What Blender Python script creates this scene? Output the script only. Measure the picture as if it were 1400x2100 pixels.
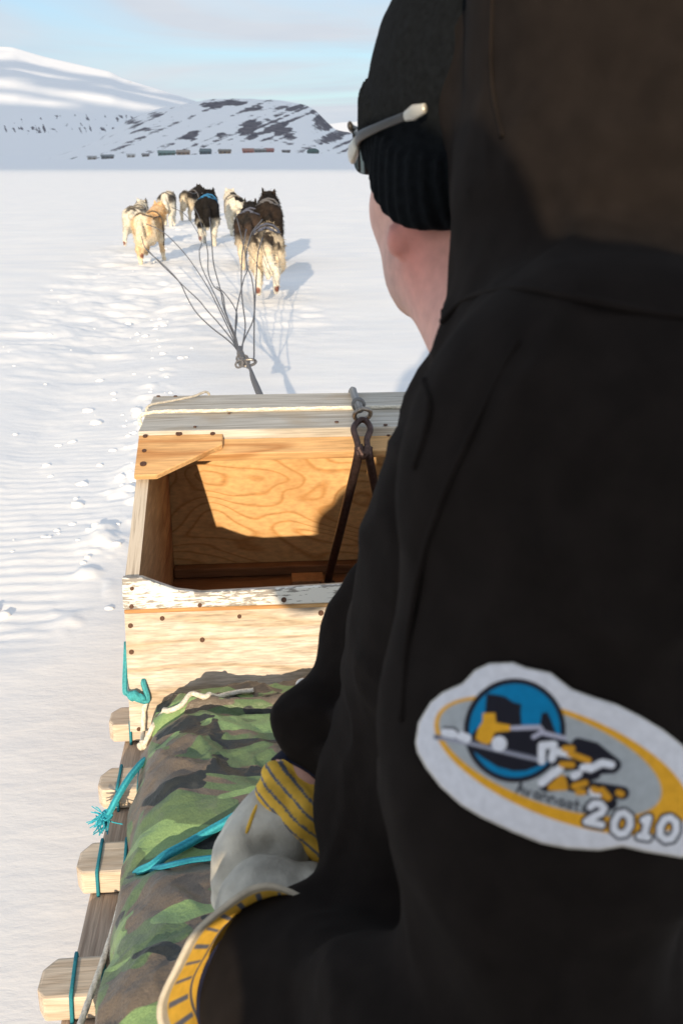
import bpy, math, random
import numpy as np
from mathutils import Vector, Matrix

for o in list(bpy.data.objects):
    bpy.data.objects.remove(o)
S = bpy.context.scene
COL = S.collection
rng = np.random.default_rng(7)
random.seed(7)

# ------------------------------------------------------------------ camera
F = 2042.0                       # focal length in pixels of the 1400 x 2100 photograph (35 mm lens)
CAM = np.array([0.0, 0.0, 1.2])
PITCH = math.atan2(1050 - 338, F)
YAW = math.atan((700 - 525) * math.cos(PITCH) / F)       # camera turned right of the sled's axis
cy_, sy_ = math.cos(YAW), math.sin(YAW)
def _yaw(x, y, z): return np.array([x*cy_ + y*sy_, -x*sy_ + y*cy_, z])
RIGHT = _yaw(1, 0, 0)
FWD = _yaw(0, math.cos(PITCH), -math.sin(PITCH))
DOWN = _yaw(0, -math.sin(PITCH), -math.cos(PITCH))
cam_d = bpy.data.cameras.new('camera')
cam = bpy.data.objects.new('camera', cam_d)
COL.objects.link(cam)
cam.location = CAM
cam.rotation_euler = (math.pi/2 - PITCH, 0, -YAW)
cam_d.sensor_fit = 'VERTICAL'
cam_d.sensor_height = 36.0
cam_d.lens = 35.0
cam_d.clip_start = 0.02
cam_d.clip_end = 30000
cam_d.dof.use_dof = True
cam_d.dof.focus_distance = 1.75
cam_d.dof.aperture_fstop = 13.0
S.camera = cam
S.render.resolution_x = 682
S.render.resolution_y = 1024

# measuring helpers used while laying the place out
def ray(px, py):
    v = FWD*F + RIGHT*(px-700) + DOWN*(py-1050)
    return v/np.linalg.norm(v)
def at(px, py, dep):
    v = ray(px, py)
    return CAM + v*(dep/(v@FWD))
def on_plane(px, py, p0, n):
    v = ray(px, py)
    return CAM + v*(((np.array(p0)-CAM)@np.array(n))/(v@np.array(n)))
def ground(px, py, z=0.0): return on_plane(px, py, (0, 0, z), (0, 0, 1))
def on_y(px, py, Y): return on_plane(px, py, (0, Y, 0), (0, 1, 0))

# ------------------------------------------------------------------ light
SUN_EL, SUN_AZ = math.radians(12.6), math.radians(9.6)   # low sun behind the camera, shadows run ahead and a little to the right
SDIR = np.array([math.sin(SUN_AZ)*math.cos(SUN_EL), math.cos(SUN_AZ)*math.cos(SUN_EL), -math.sin(SUN_EL)])
sl = bpy.data.lights.new('sun', 'SUN')
sun = bpy.data.objects.new('sun', sl)
COL.objects.link(sun)
sl.energy = 4.9
sl.angle = math.radians(0.53)
sl.color = (1.0, 0.80, 0.56)
sun.rotation_euler = Vector(SDIR).to_track_quat('-Z', 'Y').to_euler()
sun.location = (-3, -10, 6)

W = bpy.data.worlds.new('World')
S.world = W
W.use_nodes = True
nt = W.node_tree
nt.nodes.clear()
def N(tree, typ, **kw):
    n = tree.nodes.new(typ)
    for k, v in kw.items():
        if k in n.inputs.keys() if isinstance(k, str) else False: n.inputs[k].default_value = v
        else: setattr(n, k, v)
    return n
out = N(nt, 'ShaderNodeOutputWorld')
bg = N(nt, 'ShaderNodeBackground'); bg.inputs['Strength'].default_value = 0.1
sky = N(nt, 'ShaderNodeTexSky', sky_type='NISHITA', sun_disc=False)
sky.sun_elevation = SUN_EL
sky.sun_rotation = math.pi + SUN_AZ       # the sun stands behind the camera, to the left
sky.air_density = 1.0; sky.dust_density = 0.6; sky.ozone_density = 2.0
tc = N(nt, 'ShaderNodeTexCoord')
sep = N(nt, 'ShaderNodeSeparateXYZ'); nt.links.new(tc.outputs['Generated'], sep.inputs[0])
zz = N(nt, 'ShaderNodeMath', operation='MAXIMUM'); nt.links.new(sep.outputs['Z'], zz.inputs[0]); zz.inputs[1].default_value = 0.0
za = N(nt, 'ShaderNodeMath', operation='ADD'); nt.links.new(zz.outputs[0], za.inputs[0]); za.inputs[1].default_value = 0.055
cx = N(nt, 'ShaderNodeMath', operation='DIVIDE'); nt.links.new(sep.outputs['X'], cx.inputs[0]); nt.links.new(za.outputs[0], cx.inputs[1])
cyy = N(nt, 'ShaderNodeMath', operation='DIVIDE'); nt.links.new(sep.outputs['Y'], cyy.inputs[0]); nt.links.new(za.outputs[0], cyy.inputs[1])
cmb = N(nt, 'ShaderNodeCombineXYZ'); nt.links.new(cx.outputs[0], cmb.inputs[0]); nt.links.new(cyy.outputs[0], cmb.inputs[1]); cmb.inputs[2].default_value = 5.1
cn = N(nt, 'ShaderNodeTexNoise'); cn.inputs['Scale'].default_value = 0.42; cn.inputs['Detail'].default_value = 6; cn.inputs['Roughness'].default_value = 0.5
cn.inputs['Distortion'].default_value = 0.6
nt.links.new(cmb.outputs[0], cn.inputs['Vector'])
cr = N(nt, 'ShaderNodeValToRGB')
cr.color_ramp.elements[0].position = 0.39; cr.color_ramp.elements[0].color = (.05, .05, .05, 1)
cr.color_ramp.elements[1].position = 0.57; cr.color_ramp.elements[1].color = (.96, .96, .96, 1)
nt.links.new(cn.outputs['Fac'], cr.inputs[0])
cn2 = N(nt, 'ShaderNodeTexNoise'); cn2.inputs['Scale'].default_value = 0.9; cn2.inputs['Detail'].default_value = 4
nt.links.new(cmb.outputs[0], cn2.inputs['Vector'])
cc = N(nt, 'ShaderNodeValToRGB')
cc.color_ramp.elements[0].position = 0.3; cc.color_ramp.elements[0].color = (5.5, 6.05, 6.9, 1)
cc.color_ramp.elements[1].position = 0.7; cc.color_ramp.elements[1].color = (6.5, 6.8, 7.3, 1)
nt.links.new(cn2.outputs['Fac'], cc.inputs[0])
SKYGAIN = 0.72
sg = N(nt, 'ShaderNodeMix', data_type='RGBA', blend_type='MULTIPLY'); sg.inputs[0].default_value = 1.0
nt.links.new(sky.outputs[0], sg.inputs[6]); sg.inputs[7].default_value = (SKYGAIN*.80, SKYGAIN*.96, SKYGAIN*1.03, 1)
sa = N(nt, 'ShaderNodeMix', data_type='RGBA', blend_type='ADD'); sa.inputs[0].default_value = 1.0
nt.links.new(sg.outputs[2], sa.inputs[6]); sa.inputs[7].default_value = (2.75, 3.4, 4.2, 1)     # thin high veil that whitens the blue
mx = N(nt, 'ShaderNodeMix', data_type='RGBA')
nt.links.new(cr.outputs[0], mx.inputs[0]); nt.links.new(sa.outputs[2], mx.inputs[6]); nt.links.new(cc.outputs[0], mx.inputs[7])
nt.links.new(mx.outputs[2], bg.inputs['Color'])
nt.links.new(bg.outputs[0], out.inputs['Surface'])

S.view_settings.view_transform = 'Standard'
S.view_settings.look = 'None'
S.view_settings.exposure = 0.15
S.view_settings.gamma = 1.0
S.view_settings.use_curve_mapping = False
S.render.engine = 'CYCLES'

# ------------------------------------------------------------------ numeric helpers
def _hash(ix, iy, iz, seed):
    n = (ix.astype(np.int64)*374761393 + iy.astype(np.int64)*668265263 + iz.astype(np.int64)*2147483647 + seed*1274126177) & 0xffffffff
    n = ((n ^ (n >> 13))*1274126177) & 0xffffffff
    n = ((n ^ (n >> 16))*2246822519) & 0xffffffff
    n = n ^ (n >> 15)
    return (n & 0xffffff)/float(0xffffff)
def vnoise(P, seed=0):
    P = np.asarray(P, float)
    i = np.floor(P); f = P - i
    f = f*f*f*(f*(f*6-15)+10)
    i = i.astype(np.int64)
    r = 0
    for a in (0, 1):
        for b in (0, 1):
            for c in (0, 1):
                w = (f[:, 0] if a else 1-f[:, 0])*(f[:, 1] if b else 1-f[:, 1])*(f[:, 2] if c else 1-f[:, 2])
                r = r + w*_hash(i[:, 0]+a, i[:, 1]+b, i[:, 2]+c, seed)
    return r*2-1
def fbm(P, octv=4, seed=0, gain=.5):
    P = np.asarray(P, float)
    a, s, r = 1.0, 0.0, 0
    for k in range(octv):
        r = r + a*vnoise(P*(2.03**k) + 17.3*k, seed+k)
        s += a; a *= gain
    return r/s
def sstep(a, b, x):
    t = np.clip((x-a)/(b-a), 0, 1)
    return t*t*(3-2*t)

# ---- signed distance pieces
def smin(a, b, k):
    h = np.clip(.5 + .5*(b-a)/k, 0, 1)
    return b*(1-h) + a*h - k*h*(1-h)
def smax(a, b, k): return -smin(-a, -b, k)
def cap(P, a, b, ra, rb=None):
    a = np.asarray(a, float); b = np.asarray(b, float)
    if rb is None: rb = ra
    ab = b-a
    t = np.clip(((P-a)@ab)/max(ab@ab, 1e-12), 0, 1)
    return np.linalg.norm(P - a - t[:, None]*ab, axis=1) - (ra + (rb-ra)*t)
def ell(P, c, r, R=None):
    q = P - np.asarray(c, float)
    if R is not None: q = q@np.asarray(R, float).T
    r = np.asarray(r, float)
    k0 = np.linalg.norm(q/r, axis=1)
    k1 = np.linalg.norm(q/(r*r), axis=1)
    return k0*(k0-1)/np.maximum(k1, 1e-9)
def chain(P, pts, rad, k=.02):
    d = None
    for i in range(len(pts)-1):
        e = cap(P, pts[i], pts[i+1], rad[i], rad[i+1])
        d = e if d is None else smin(d, e, k)
    return d
def nets(f, lo, hi, h):
    lo = np.asarray(lo, float); hi = np.asarray(hi, float)
    n = np.ceil((hi-lo)/h).astype(int)+1
    xs = [lo[i]+h*np.arange(n[i]) for i in range(3)]
    # coarse pass first: only the blocks near the surface are measured finely
    B = 4; nc = (n+B-1)//B + 1
    cs = [lo[i]+h*B*np.arange(nc[i]) for i in range(3)]
    Pc = np.stack([q.ravel() for q in np.meshgrid(*cs, indexing='ij')], 1)
    Vc = f(Pc).reshape(tuple(nc))
    nb = nc-1
    crn = np.stack([Vc[a:a+nb[0], b:b+nb[1], d:d+nb[2]] for a in (0, 1) for b in (0, 1) for d in (0, 1)])
    need = (np.abs(crn).min(0) < h*B*1.35) | ((crn < 0).any(0) & (crn >= 0).any(0))
    V = np.repeat(np.repeat(np.repeat(crn[0], B, 0), B, 1), B, 2)[:n[0], :n[1], :n[2]].copy()
    fine = np.repeat(np.repeat(np.repeat(need, B, 0), B, 1), B, 2)[:n[0], :n[1], :n[2]]
    ijk = np.argwhere(fine)
    for k in range(0, len(ijk), 400000):
        c = ijk[k:k+400000]
        V[tuple(c.T)] = f(lo+h*c)
    s = V < 0
    c = np.zeros(tuple(n-1), int)
    offs = [(a, b, d) for a in (0, 1) for b in (0, 1) for d in (0, 1)]
    def sub(A, o): return A[o[0]:o[0]+n[0]-1, o[1]:o[1]+n[1]-1, o[2]:o[2]+n[2]-1]
    for o in offs: c = c + sub(s, o)
    act = (c > 0) & (c < 8)
    idx = -np.ones(tuple(n-1), int)
    ids = np.argwhere(act)
    idx[act] = np.arange(len(ids))
    acc = np.zeros((len(ids), 3)); cnt = np.zeros(len(ids))
    for a in range(8):
        for b in range(a+1, 8):
            oa, ob = np.array(offs[a]), np.array(offs[b])
            if np.abs(oa-ob).sum() != 1: continue
            va = V[tuple((ids+oa).T)]; vb = V[tuple((ids+ob).T)]
            m = (va < 0) != (vb < 0)
            t = np.where(m, va/np.where(m, va-vb, 1), 0)
            p = oa + t[:, None]*(ob-oa)
            acc[m] += p[m]; cnt[m] += 1
    verts = lo + h*(ids + acc/np.maximum(cnt, 1)[:, None])
    faces = []
    for ax in range(3):
        u, w = [(1, 2), (2, 0), (0, 1)][ax]
        sl0 = [slice(None)]*3; sl1 = [slice(None)]*3
        sl0[ax] = slice(0, -1); sl1[ax] = slice(1, None)
        e = s[tuple(sl0)] != s[tuple(sl1)]
        E_ = np.argwhere(e)
        ok = (E_[:, u] > 0) & (E_[:, w] > 0) & (E_[:, u] < n[u]-1) & (E_[:, w] < n[w]-1)
        E_ = E_[ok]
        du = np.zeros(3, int); du[u] = 1
        dw = np.zeros(3, int); dw[w] = 1
        q = np.stack([idx[tuple((E_-du-dw).T)], idx[tuple((E_-dw).T)], idx[tuple(E_.T)], idx[tuple((E_-du).T)]], 1)
        inside = s[tuple(E_.T)]
        q[~inside] = q[~inside][:, ::-1]
        faces.append(q)
    return verts, np.concatenate(faces)

# ------------------------------------------------------------------ object helpers
WLOC = {}
def link(name, me, parent=None, base=None):
    o = bpy.data.objects.new(name, me)
    COL.objects.link(o)
    if parent is not None:
        o.parent = parent
        WLOC[o] = WLOC[parent] if base is None else np.array(base, float)
        if base is not None: o.location = np.array(base)-WLOC[parent]
    else:
        b = np.zeros(3) if base is None else np.array(base, float)
        WLOC[o] = b; o.location = b
    return o
def mesh(name, V, Fc, mat=None, parent=None, smooth=False, col=None, flt=None, base=None, mi=None, autos=None):
    """one mesh object from world-space vertices"""
    V = np.asarray(V, float)
    if base is None: b = WLOC[parent] if parent is not None else np.zeros(3)
    else: b = np.array(base, float)
    me = bpy.data.meshes.new(name)
    L = V - b
    if isinstance(Fc, np.ndarray) and Fc.ndim == 2:
        k = Fc.shape[1]
        me.vertices.add(len(L)); me.vertices.foreach_set('co', L.ravel())
        me.loops.add(Fc.size); me.loops.foreach_set('vertex_index', Fc.ravel().astype(np.int32))
        me.polygons.add(len(Fc)); me.polygons.foreach_set('loop_start', np.arange(0, Fc.size, k, dtype=np.int32))
        me.polygons.foreach_set('loop_total', np.full(len(Fc), k, np.int32))
        me.update(calc_edges=True)
        me.validate()
    else:
        me.from_pydata([tuple(v) for v in L], [], [tuple(int(i) for i in f) for f in Fc])
        me.update()
    if mat is not None:
        for m in (mat if isinstance(mat, (list, tuple)) else [mat]): me.materials.append(m)
    if mi is not None: me.polygons.foreach_set('material_index', np.asarray(mi, np.int32))
    if smooth: me.polygons.foreach_set('use_smooth', np.ones(len(me.polygons), bool))
    if autos is not None: me.set_sharp_from_angle(angle=autos)
    if col is not None:
        a = me.attributes.new('col', 'FLOAT_COLOR', 'POINT')
        c = np.ones((len(V), 4)); c[:, :3] = col
        a.data.foreach_set('color', c.ravel())
    for k, v in (flt or {}).items():
        a = me.attributes.new(k, 'FLOAT', 'POINT')
        a.data.foreach_set('value', np.asarray(v, np.float32))
    o = link(name, me, parent, None if base is None else base)
    return o
def tag(o, label=None, cat=None, group=None, kind=None):
    if label: o['label'] = label
    if cat: o['category'] = cat
    if group: o['group'] = group
    if kind: o['kind'] = kind
    return o
def empty(name, loc, label, cat, group=None):
    o = link(name, None, None, loc)
    o.empty_display_size = .1
    return tag(o, label, cat, group)
def box_v(lo, hi):
    x0, y0, z0 = lo; x1, y1, z1 = hi
    V = [(x0,y0,z0),(x1,y0,z0),(x1,y1,z0),(x0,y1,z0),(x0,y0,z1),(x1,y0,z1),(x1,y1,z1),(x0,y1,z1)]
    return np.array(V, float), [(3,2,1,0),(4,5,6,7),(0,1,5,4),(1,2,6,5),(2,3,7,6),(3,0,4,7)]
def prism(poly, axis_vec, thick):
    """extrude a 3D polygon along axis_vec"""
    A = np.asarray(poly, float); n = len(A)
    B = A + np.asarray(axis_vec, float)*thick
    Fc = [tuple(range(n-1, -1, -1)), tuple(range(n, 2*n))]
    for i in range(n):
        j = (i+1) % n
        Fc.append((i, j, n+j, n+i))
    return np.concatenate([A, B]), Fc
def bevel(o, w=.002, seg=2):
    import bmesh
    bm = bmesh.new(); bm.from_mesh(o.data)
    bmesh.ops.recalc_face_normals(bm, faces=bm.faces)
    bmesh.ops.bevel(bm, geom=list(bm.edges), offset=w, segments=seg, profile=.6, affect='EDGES', clamp_overlap=True)
    bm.to_mesh(o.data); bm.free()
    return o
def smooth_path(pts, n=10):
    pts = np.asarray(pts, float)
    Pp = np.concatenate([[2*pts[0]-pts[1]], pts, [2*pts[-1]-pts[-2]]])
    r = []
    for i in range(1, len(Pp)-2):
        p0, p1, p2, p3 = Pp[i-1:i+3]
        for t in np.linspace(0, 1, n, endpoint=False):
            r.append(.5*((2*p1)+(-p0+p2)*t+(2*p0-5*p1+4*p2-p3)*t*t+(-p0+3*p1-3*p2+p3)*t**3))
    r.append(pts[-1])
    return np.array(r)
def tube(path, rad, sides=8, closed=False, capped=True):
    path = np.asarray(path, float); n = len(path)
    rad = np.full(n, rad) if np.isscalar(rad) else np.asarray(rad)
    T = np.gradient(path, axis=0)
    if closed: T = np.roll(path, -1, 0)-np.roll(path, 1, 0)
    T /= np.linalg.norm(T, axis=1)[:, None]+1e-12
    u = np.cross(T[0], (0, 0, 1));
    if np.linalg.norm(u) < .1: u = np.cross(T[0], (1, 0, 0))
    u /= np.linalg.norm(u)
    V = []
    for i in range(n):
        u = u - T[i]*(u@T[i]); u /= np.linalg.norm(u)+1e-12
        w = np.cross(T[i], u)
        for j in range(sides):
            a = 2*math.pi*j/sides
            V.append(path[i]+rad[i]*(math.cos(a)*u+math.sin(a)*w))
    Fc = []
    for i in range(n if closed else n-1):
        for j in range(sides):
            k = (j+1) % sides; i2 = (i+1) % n
            Fc.append((i*sides+j, i*sides+k, i2*sides+k, i2*sides+j))
    if capped and not closed:
        Fc.append(tuple(range(sides-1, -1, -1))); Fc.append(tuple(range((n-1)*sides, n*sides)))
    return np.array(V), Fc
def rope(name, pts, rad, cols, mat, parent=None, n=None, braid=True, drape=None, **kw):
    p = np.asarray(pts, float)
    L = np.linalg.norm(np.diff(p, axis=0), axis=1).sum()
    step = rad*.8
    seg = n or max(4, int(L/step/(len(p)-1)))
    P = smooth_path(p, seg)
    if drape is not None:
        on = (P[:, 0] > -.185) & (P[:, 1] < 1.60)
        P[on, 2] = np.maximum(P[on, 2], drape(P[on, 0], P[on, 1])+rad*.7)
        for _ in range(12):
            P[1:-1, 2] = (P[:-2, 2]+2*P[1:-1, 2]+P[2:, 2])/4
        P[on, 2] = np.maximum(P[on, 2], drape(P[on, 0], P[on, 1])+rad*.15)
    sides = 10
    V, Fc = tube(P, rad, sides)
    m = len(P)
    i = np.repeat(np.arange(m), sides); j = np.tile(np.arange(sides), m)
    if braid: t = (((i//2+j)//2 + ((i//2-j)//2)) % 2).astype(float)
    else: t = (((i + j*2)//4) % 2).astype(float)
    c = np.array(cols[0])[None]*(1-t[:, None]) + np.array(cols[1])[None]*t[:, None]
    # strands stand proud of one another
    ctr = np.repeat(P, sides, axis=0)
    V = ctr + (V-ctr)*(1+.12*(t[:, None]-.5))
    return mesh(name, V, Fc, mat, parent, smooth=True, col=c, **kw)

# ------------------------------------------------------------------ materials
def newmat(name):
    m = bpy.data.materials.new(name); m.use_nodes = True
    t = m.node_tree
    return m, t, t.nodes['Principled BSDF']
def simple(name, color, rough=.7, var=.15, scale=40, bump=.0, bscale=None, metal=0, spec=.5, attr=None, sheen=0, dist=.002):
    m, t, b = newmat(name)
    b.inputs['Roughness'].default_value = rough
    b.inputs['Metallic'].default_value = metal
    b.inputs['Specular IOR Level'].default_value = spec
    if sheen: b.inputs['Sheen Weight'].default_value = sheen
    co = N(t, 'ShaderNodeTexCoord')
    nz = N(t, 'ShaderNodeTexNoise'); nz.inputs['Scale'].default_value = scale; nz.inputs['Detail'].default_value = 5
    t.links.new(co.outputs['Object'], nz.inputs['Vector'])
    rm = N(t, 'ShaderNodeMapRange'); rm.inputs['From Min'].default_value = .3; rm.inputs['From Max'].default_value = .7
    rm.inputs['To Min'].default_value = 1-var; rm.inputs['To Max'].default_value = 1+var
    t.links.new(nz.outputs['Fac'], rm.inputs['Value'])
    mul = N(t, 'ShaderNodeMix', data_type='RGBA', blend_type='MULTIPLY'); mul.inputs[0].default_value = 1
    if attr:
        at_ = N(t, 'ShaderNodeAttribute', attribute_name=attr); t.links.new(at_.outputs['Color'], mul.inputs[6])
    else: mul.inputs[6].default_value = (*color, 1)
    t.links.new(rm.outputs[0], mul.inputs[7])
    t.links.new(mul.outputs[2], b.inputs['Base Color'])
    if bump:
        bn = N(t, 'ShaderNodeTexNoise'); bn.inputs['Scale'].default_value = bscale or scale*3; bn.inputs['Detail'].default_value = 4
        t.links.new(co.outputs['Object'], bn.inputs['Vector'])
        bp = N(t, 'ShaderNodeBump'); bp.inputs['Strength'].default_value = bump; bp.inputs['Distance'].default_value = dist
        t.links.new(bn.outputs['Fac'], bp.inputs['Height']); t.links.new(bp.outputs[0], b.inputs['Normal'])
    return m
def ramp(t, stops, interp='LINEAR'):
    r = N(t, 'ShaderNodeValToRGB'); cr = r.color_ramp; cr.interpolation = interp
    while len(cr.elements) > 1: cr.elements.remove(cr.elements[-1])
    cr.elements[0].position = stops[0][0]; cr.elements[0].color = (*stops[0][1], 1)
    for p, c in stops[1:]:
        e = cr.elements.new(p); e.color = (*c, 1)
    return r
def wood(name, c_light, c_dark, grain=(1, 12, 12), rings=9.0, dist=1.0, rough=.6, fine=.35, offs=(0, 0, 0), stain=None, ringw=.25):
    """plywood / plank: growth-ring contours of a stretched noise field plus fine fibre streaks"""
    m, t, b = newmat(name)
    b.inputs['Roughness'].default_value = rough
    b.inputs['Specular IOR Level'].default_value = .3
    co = N(t, 'ShaderNodeTexCoord')
    mp = N(t, 'ShaderNodeMapping'); mp.inputs['Scale'].default_value = grain; mp.inputs['Location'].default_value = offs
    t.links.new(co.outputs['Object'], mp.inputs['Vector'])
    n1 = N(t, 'ShaderNodeTexNoise'); n1.inputs['Scale'].default_value = 1.0; n1.inputs['Detail'].default_value = 2; n1.inputs['Roughness'].default_value = .35
    n1.inputs['Distortion'].default_value = dist*.3
    t.links.new(mp.outputs[0], n1.inputs['Vector'])
    mu = N(t, 'ShaderNodeMath', operation='MULTIPLY'); mu.inputs[1].default_value = rings; t.links.new(n1.outputs['Fac'], mu.inputs[0])
    fr = N(t, 'ShaderNodeMath', operation='FRACT'); t.links.new(mu.outputs[0], fr.inputs[0])
    rp = ramp(t, [(0, c_dark), (ringw, c_light), (.8, tuple(np.array(c_light)*.93)), (1, c_dark)])
    t.links.new(fr.outputs[0], rp.inputs[0])
    mp2 = N(t, 'ShaderNodeMapping'); mp2.inputs['Scale'].default_value = tuple(np.array(grain)*np.array([8, 26, 26] if grain[0] < grain[1] else [26, 8, 26]))
    t.links.new(co.outputs['Object'], mp2.inputs['Vector'])
    n2 = N(t, 'ShaderNodeTexNoise'); n2.inputs['Scale'].default_value = 1; n2.inputs['Detail'].default_value = 3
    t.links.new(mp2.outputs[0], n2.inputs['Vector'])
    rm = N(t, 'ShaderNodeMapRange'); rm.inputs['From Min'].default_value = .3; rm.inputs['From Max'].default_value = .7
    rm.inputs['To Min'].default_value = 1-fine; rm.inputs['To Max'].default_value = 1+fine*.5
    t.links.new(n2.outputs['Fac'], rm.inputs['Value'])
    mul = N(t, 'ShaderNodeMix', data_type='RGBA', blend_type='MULTIPLY'); mul.inputs[0].default_value = 1
    t.links.new(rp.outputs[0], mul.inputs[6]); t.links.new(rm.outputs[0], mul.inputs[7])
    n3 = N(t, 'ShaderNodeTexNoise'); n3.inputs['Scale'].default_value = 9; n3.inputs['Detail'].default_value = 5
    t.links.new(co.outputs['Object'], n3.inputs['Vector'])
    r3 = N(t, 'ShaderNodeMapRange'); r3.inputs['From Min'].default_value = .52; r3.inputs['From Max'].default_value = .72
    t.links.new(n3.outputs['Fac'], r3.inputs['Value'])
    m3 = N(t, 'ShaderNodeMath', operation='MULTIPLY'); m3.inputs[1].default_value = .55; t.links.new(r3.outputs[0], m3.inputs[0])
    mx3 = N(t, 'ShaderNodeMix', data_type='RGBA'); t.links.new(m3.outputs[0], mx3.inputs[0]); t.links.new(mul.outputs[2], mx3.inputs[6])
    mx3.inputs[7].default_value = (*(stain or tuple(np.array(c_dark)*.9)), 1)
    t.links.new(mx3.outputs[2], b.inputs['Base Color'])
    bp = N(t, 'ShaderNodeBump'); bp.inputs['Strength'].default_value = .35; bp.inputs['Distance'].default_value = .001
    t.links.new(n2.outputs['Fac'], bp.inputs['Height']); t.links.new(bp.outputs[0], b.inputs['Normal'])
    return m
M = {}
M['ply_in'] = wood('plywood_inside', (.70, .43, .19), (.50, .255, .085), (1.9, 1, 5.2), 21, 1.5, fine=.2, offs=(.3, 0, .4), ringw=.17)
M['ply_rear'] = wood('plywood_rear', (.63, .55, .465), (.46, .36, .25), (1.3, 1, 11), 8, .8, fine=.36, offs=(1.2, 0, .1))
M['pine'] = wood('pine_board', (.66, .40, .18), (.45, .22, .08), (2, 9, 9), 5, .7, fine=.25)
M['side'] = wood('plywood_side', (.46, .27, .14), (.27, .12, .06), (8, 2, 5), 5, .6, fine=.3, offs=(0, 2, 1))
M['grey'] = wood('weathered_board', (.56, .53, .47), (.40, .36, .30), (1.6, 14, 14), 6, .6, rough=.8, fine=.3, stain=(.42, .33, .22))
M['bar'] = wood('crossbar_wood', (.66, .56, .45), (.52, .42, .32), (3, 26, 26), 5, .5, rough=.8, fine=.3, stain=(.50, .47, .43))
M['runner'] = wood('runner_wood', (.52, .40, .31), (.40, .29, .22), (26, 2.5, 26), 5, .5, rough=.7, fine=.3, stain=(.42, .37, .34))
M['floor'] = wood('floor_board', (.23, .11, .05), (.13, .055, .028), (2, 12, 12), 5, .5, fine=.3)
M['block'] = simple('wood_block', (.26, .125, .055), .7, .2, 60)
M['screw'] = simple('rusty_screw', (.11, .055, .035), .65, .3, 400, .4, metal=.4)
M['iron'] = simple('rusty_iron', (.085, .055, .05), .42, .35, 120, .25, metal=.75)
M['steel'] = simple('worn_steel', (.30, .27, .24), .4, .3, 160, .2, metal=.9)
M['rope'] = simple('rope_fibre', (1, 1, 1), .85, .2, 300, attr='col', bump=.3, bscale=900)
M['trace'] = simple('trace_line', (.12, .12, .13), .8, .3, 200)
M['vcol'] = simple('fur', (1, 1, 1), .95, .22, 55, attr='col', spec=.15)
M['skin'] = simple('skin', (.60, .34, .27), .5, .10, 90, .12, 500, attr='col', dist=.0006)
M['skin'].node_tree.nodes['Principled BSDF'].inputs['Subsurface Weight'].default_value = .12
M['skin'].node_tree.nodes['Principled BSDF'].inputs['Subsurface Radius'].default_value = (.008, .003, .0015)
M['skin'].node_tree.nodes['Principled BSDF'].inputs['Subsurface Scale'].default_value = .6
M['hoodie'] = simple('black_cotton', (.0122, .0097, .0087), 1.0, .18, 60, .35, 1400, spec=.08, dist=.0008)
M['trousers'] = simple('dark_trousers', (.011, .011, .013), .95, .2, 60, .3, 1200, spec=.1)
M['leather'] = simple('grey_suede', (.34, .335, .31), .9, .34, 28, .6, 260, attr='col', spec=.2, dist=.0012)
M['canvas'] = simple('striped_canvas', (1, 1, 1), .9, .12, 120, .35, 1500, attr='col', spec=.2, dist=.0006)
M['navy'] = simple('navy_knit', (.012, .014, .03), .95, .2, 100, .3, 900, spec=.15)
M['thread'] = simple('patch_thread', (1, 1, 1), .8, .08, 300, .25, 2200, attr='col', spec=.2, dist=.0004)
M['plastic'] = simple('frame_plastic', (.034, .030, .027), .45, .1, 60)
M['silver'] = simple('silver_trim', (.50, .48, .42), .3, .1, 60, metal=.3)
M['lens'] = simple('dark_lens', (.05, .04, .035), .08, .05, 30)
M['grommet'] = simple('white_grommet', (.72, .72, .70), .45, .1, 60)
M['harness'] = simple('harness_webbing', (1, 1, 1), .85, .1, 200, attr='col')
M['houses'] = simple('painted_boards', (1, 1, 1), .8, .1, .8, attr='col')
M['rock'] = simple('rock', (.10, .095, .10), .9, .3, .3)
# chipped white paint over grey wood
m, t, b = newmat('chipped_white_paint'); M['chipped'] = m
b.inputs['Roughness'].default_value = .7
co = N(t, 'ShaderNodeTexCoord'); mp = N(t, 'ShaderNodeMapping'); mp.inputs['Scale'].default_value = (38, 60, 260)
t.links.new(co.outputs['Object'], mp.inputs[0])
n1 = N(t, 'ShaderNodeTexNoise'); n1.inputs['Scale'].default_value = 1; n1.inputs['Detail'].default_value = 4; n1.inputs['Roughness'].default_value = .65
t.links.new(mp.outputs[0], n1.inputs['Vector'])
n2 = N(t, 'ShaderNodeTexNoise'); n2.inputs['Scale'].default_value = 11; n2.inputs['Detail'].default_value = 3
t.links.new(co.outputs['Object'], n2.inputs['Vector'])
ad = N(t, 'ShaderNodeMath', operation='MULTIPLY_ADD'); ad.inputs[1].default_value = .75; t.links.new(n2.outputs['Fac'], ad.inputs[0]); t.links.new(n1.outputs['Fac'], ad.inputs[2])
r = ramp(t, [(0, (.76, .74, .69)), (.905, (.74, .72, .67)), (.935, (.30, .28, .25)), (1, (.27, .25, .23))])
t.links.new(ad.outputs[0], r.inputs[0]); t.links.new(r.outputs[0], b.inputs['Base Color'])
bp = N(t, 'ShaderNodeBump'); bp.inputs['Strength'].default_value = .4; bp.inputs['Distance'].default_value = .001; bp.invert = True
t.links.new(ad.outputs[0], bp.inputs['Height']); t.links.new(bp.outputs[0], b.inputs['Normal'])
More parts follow.
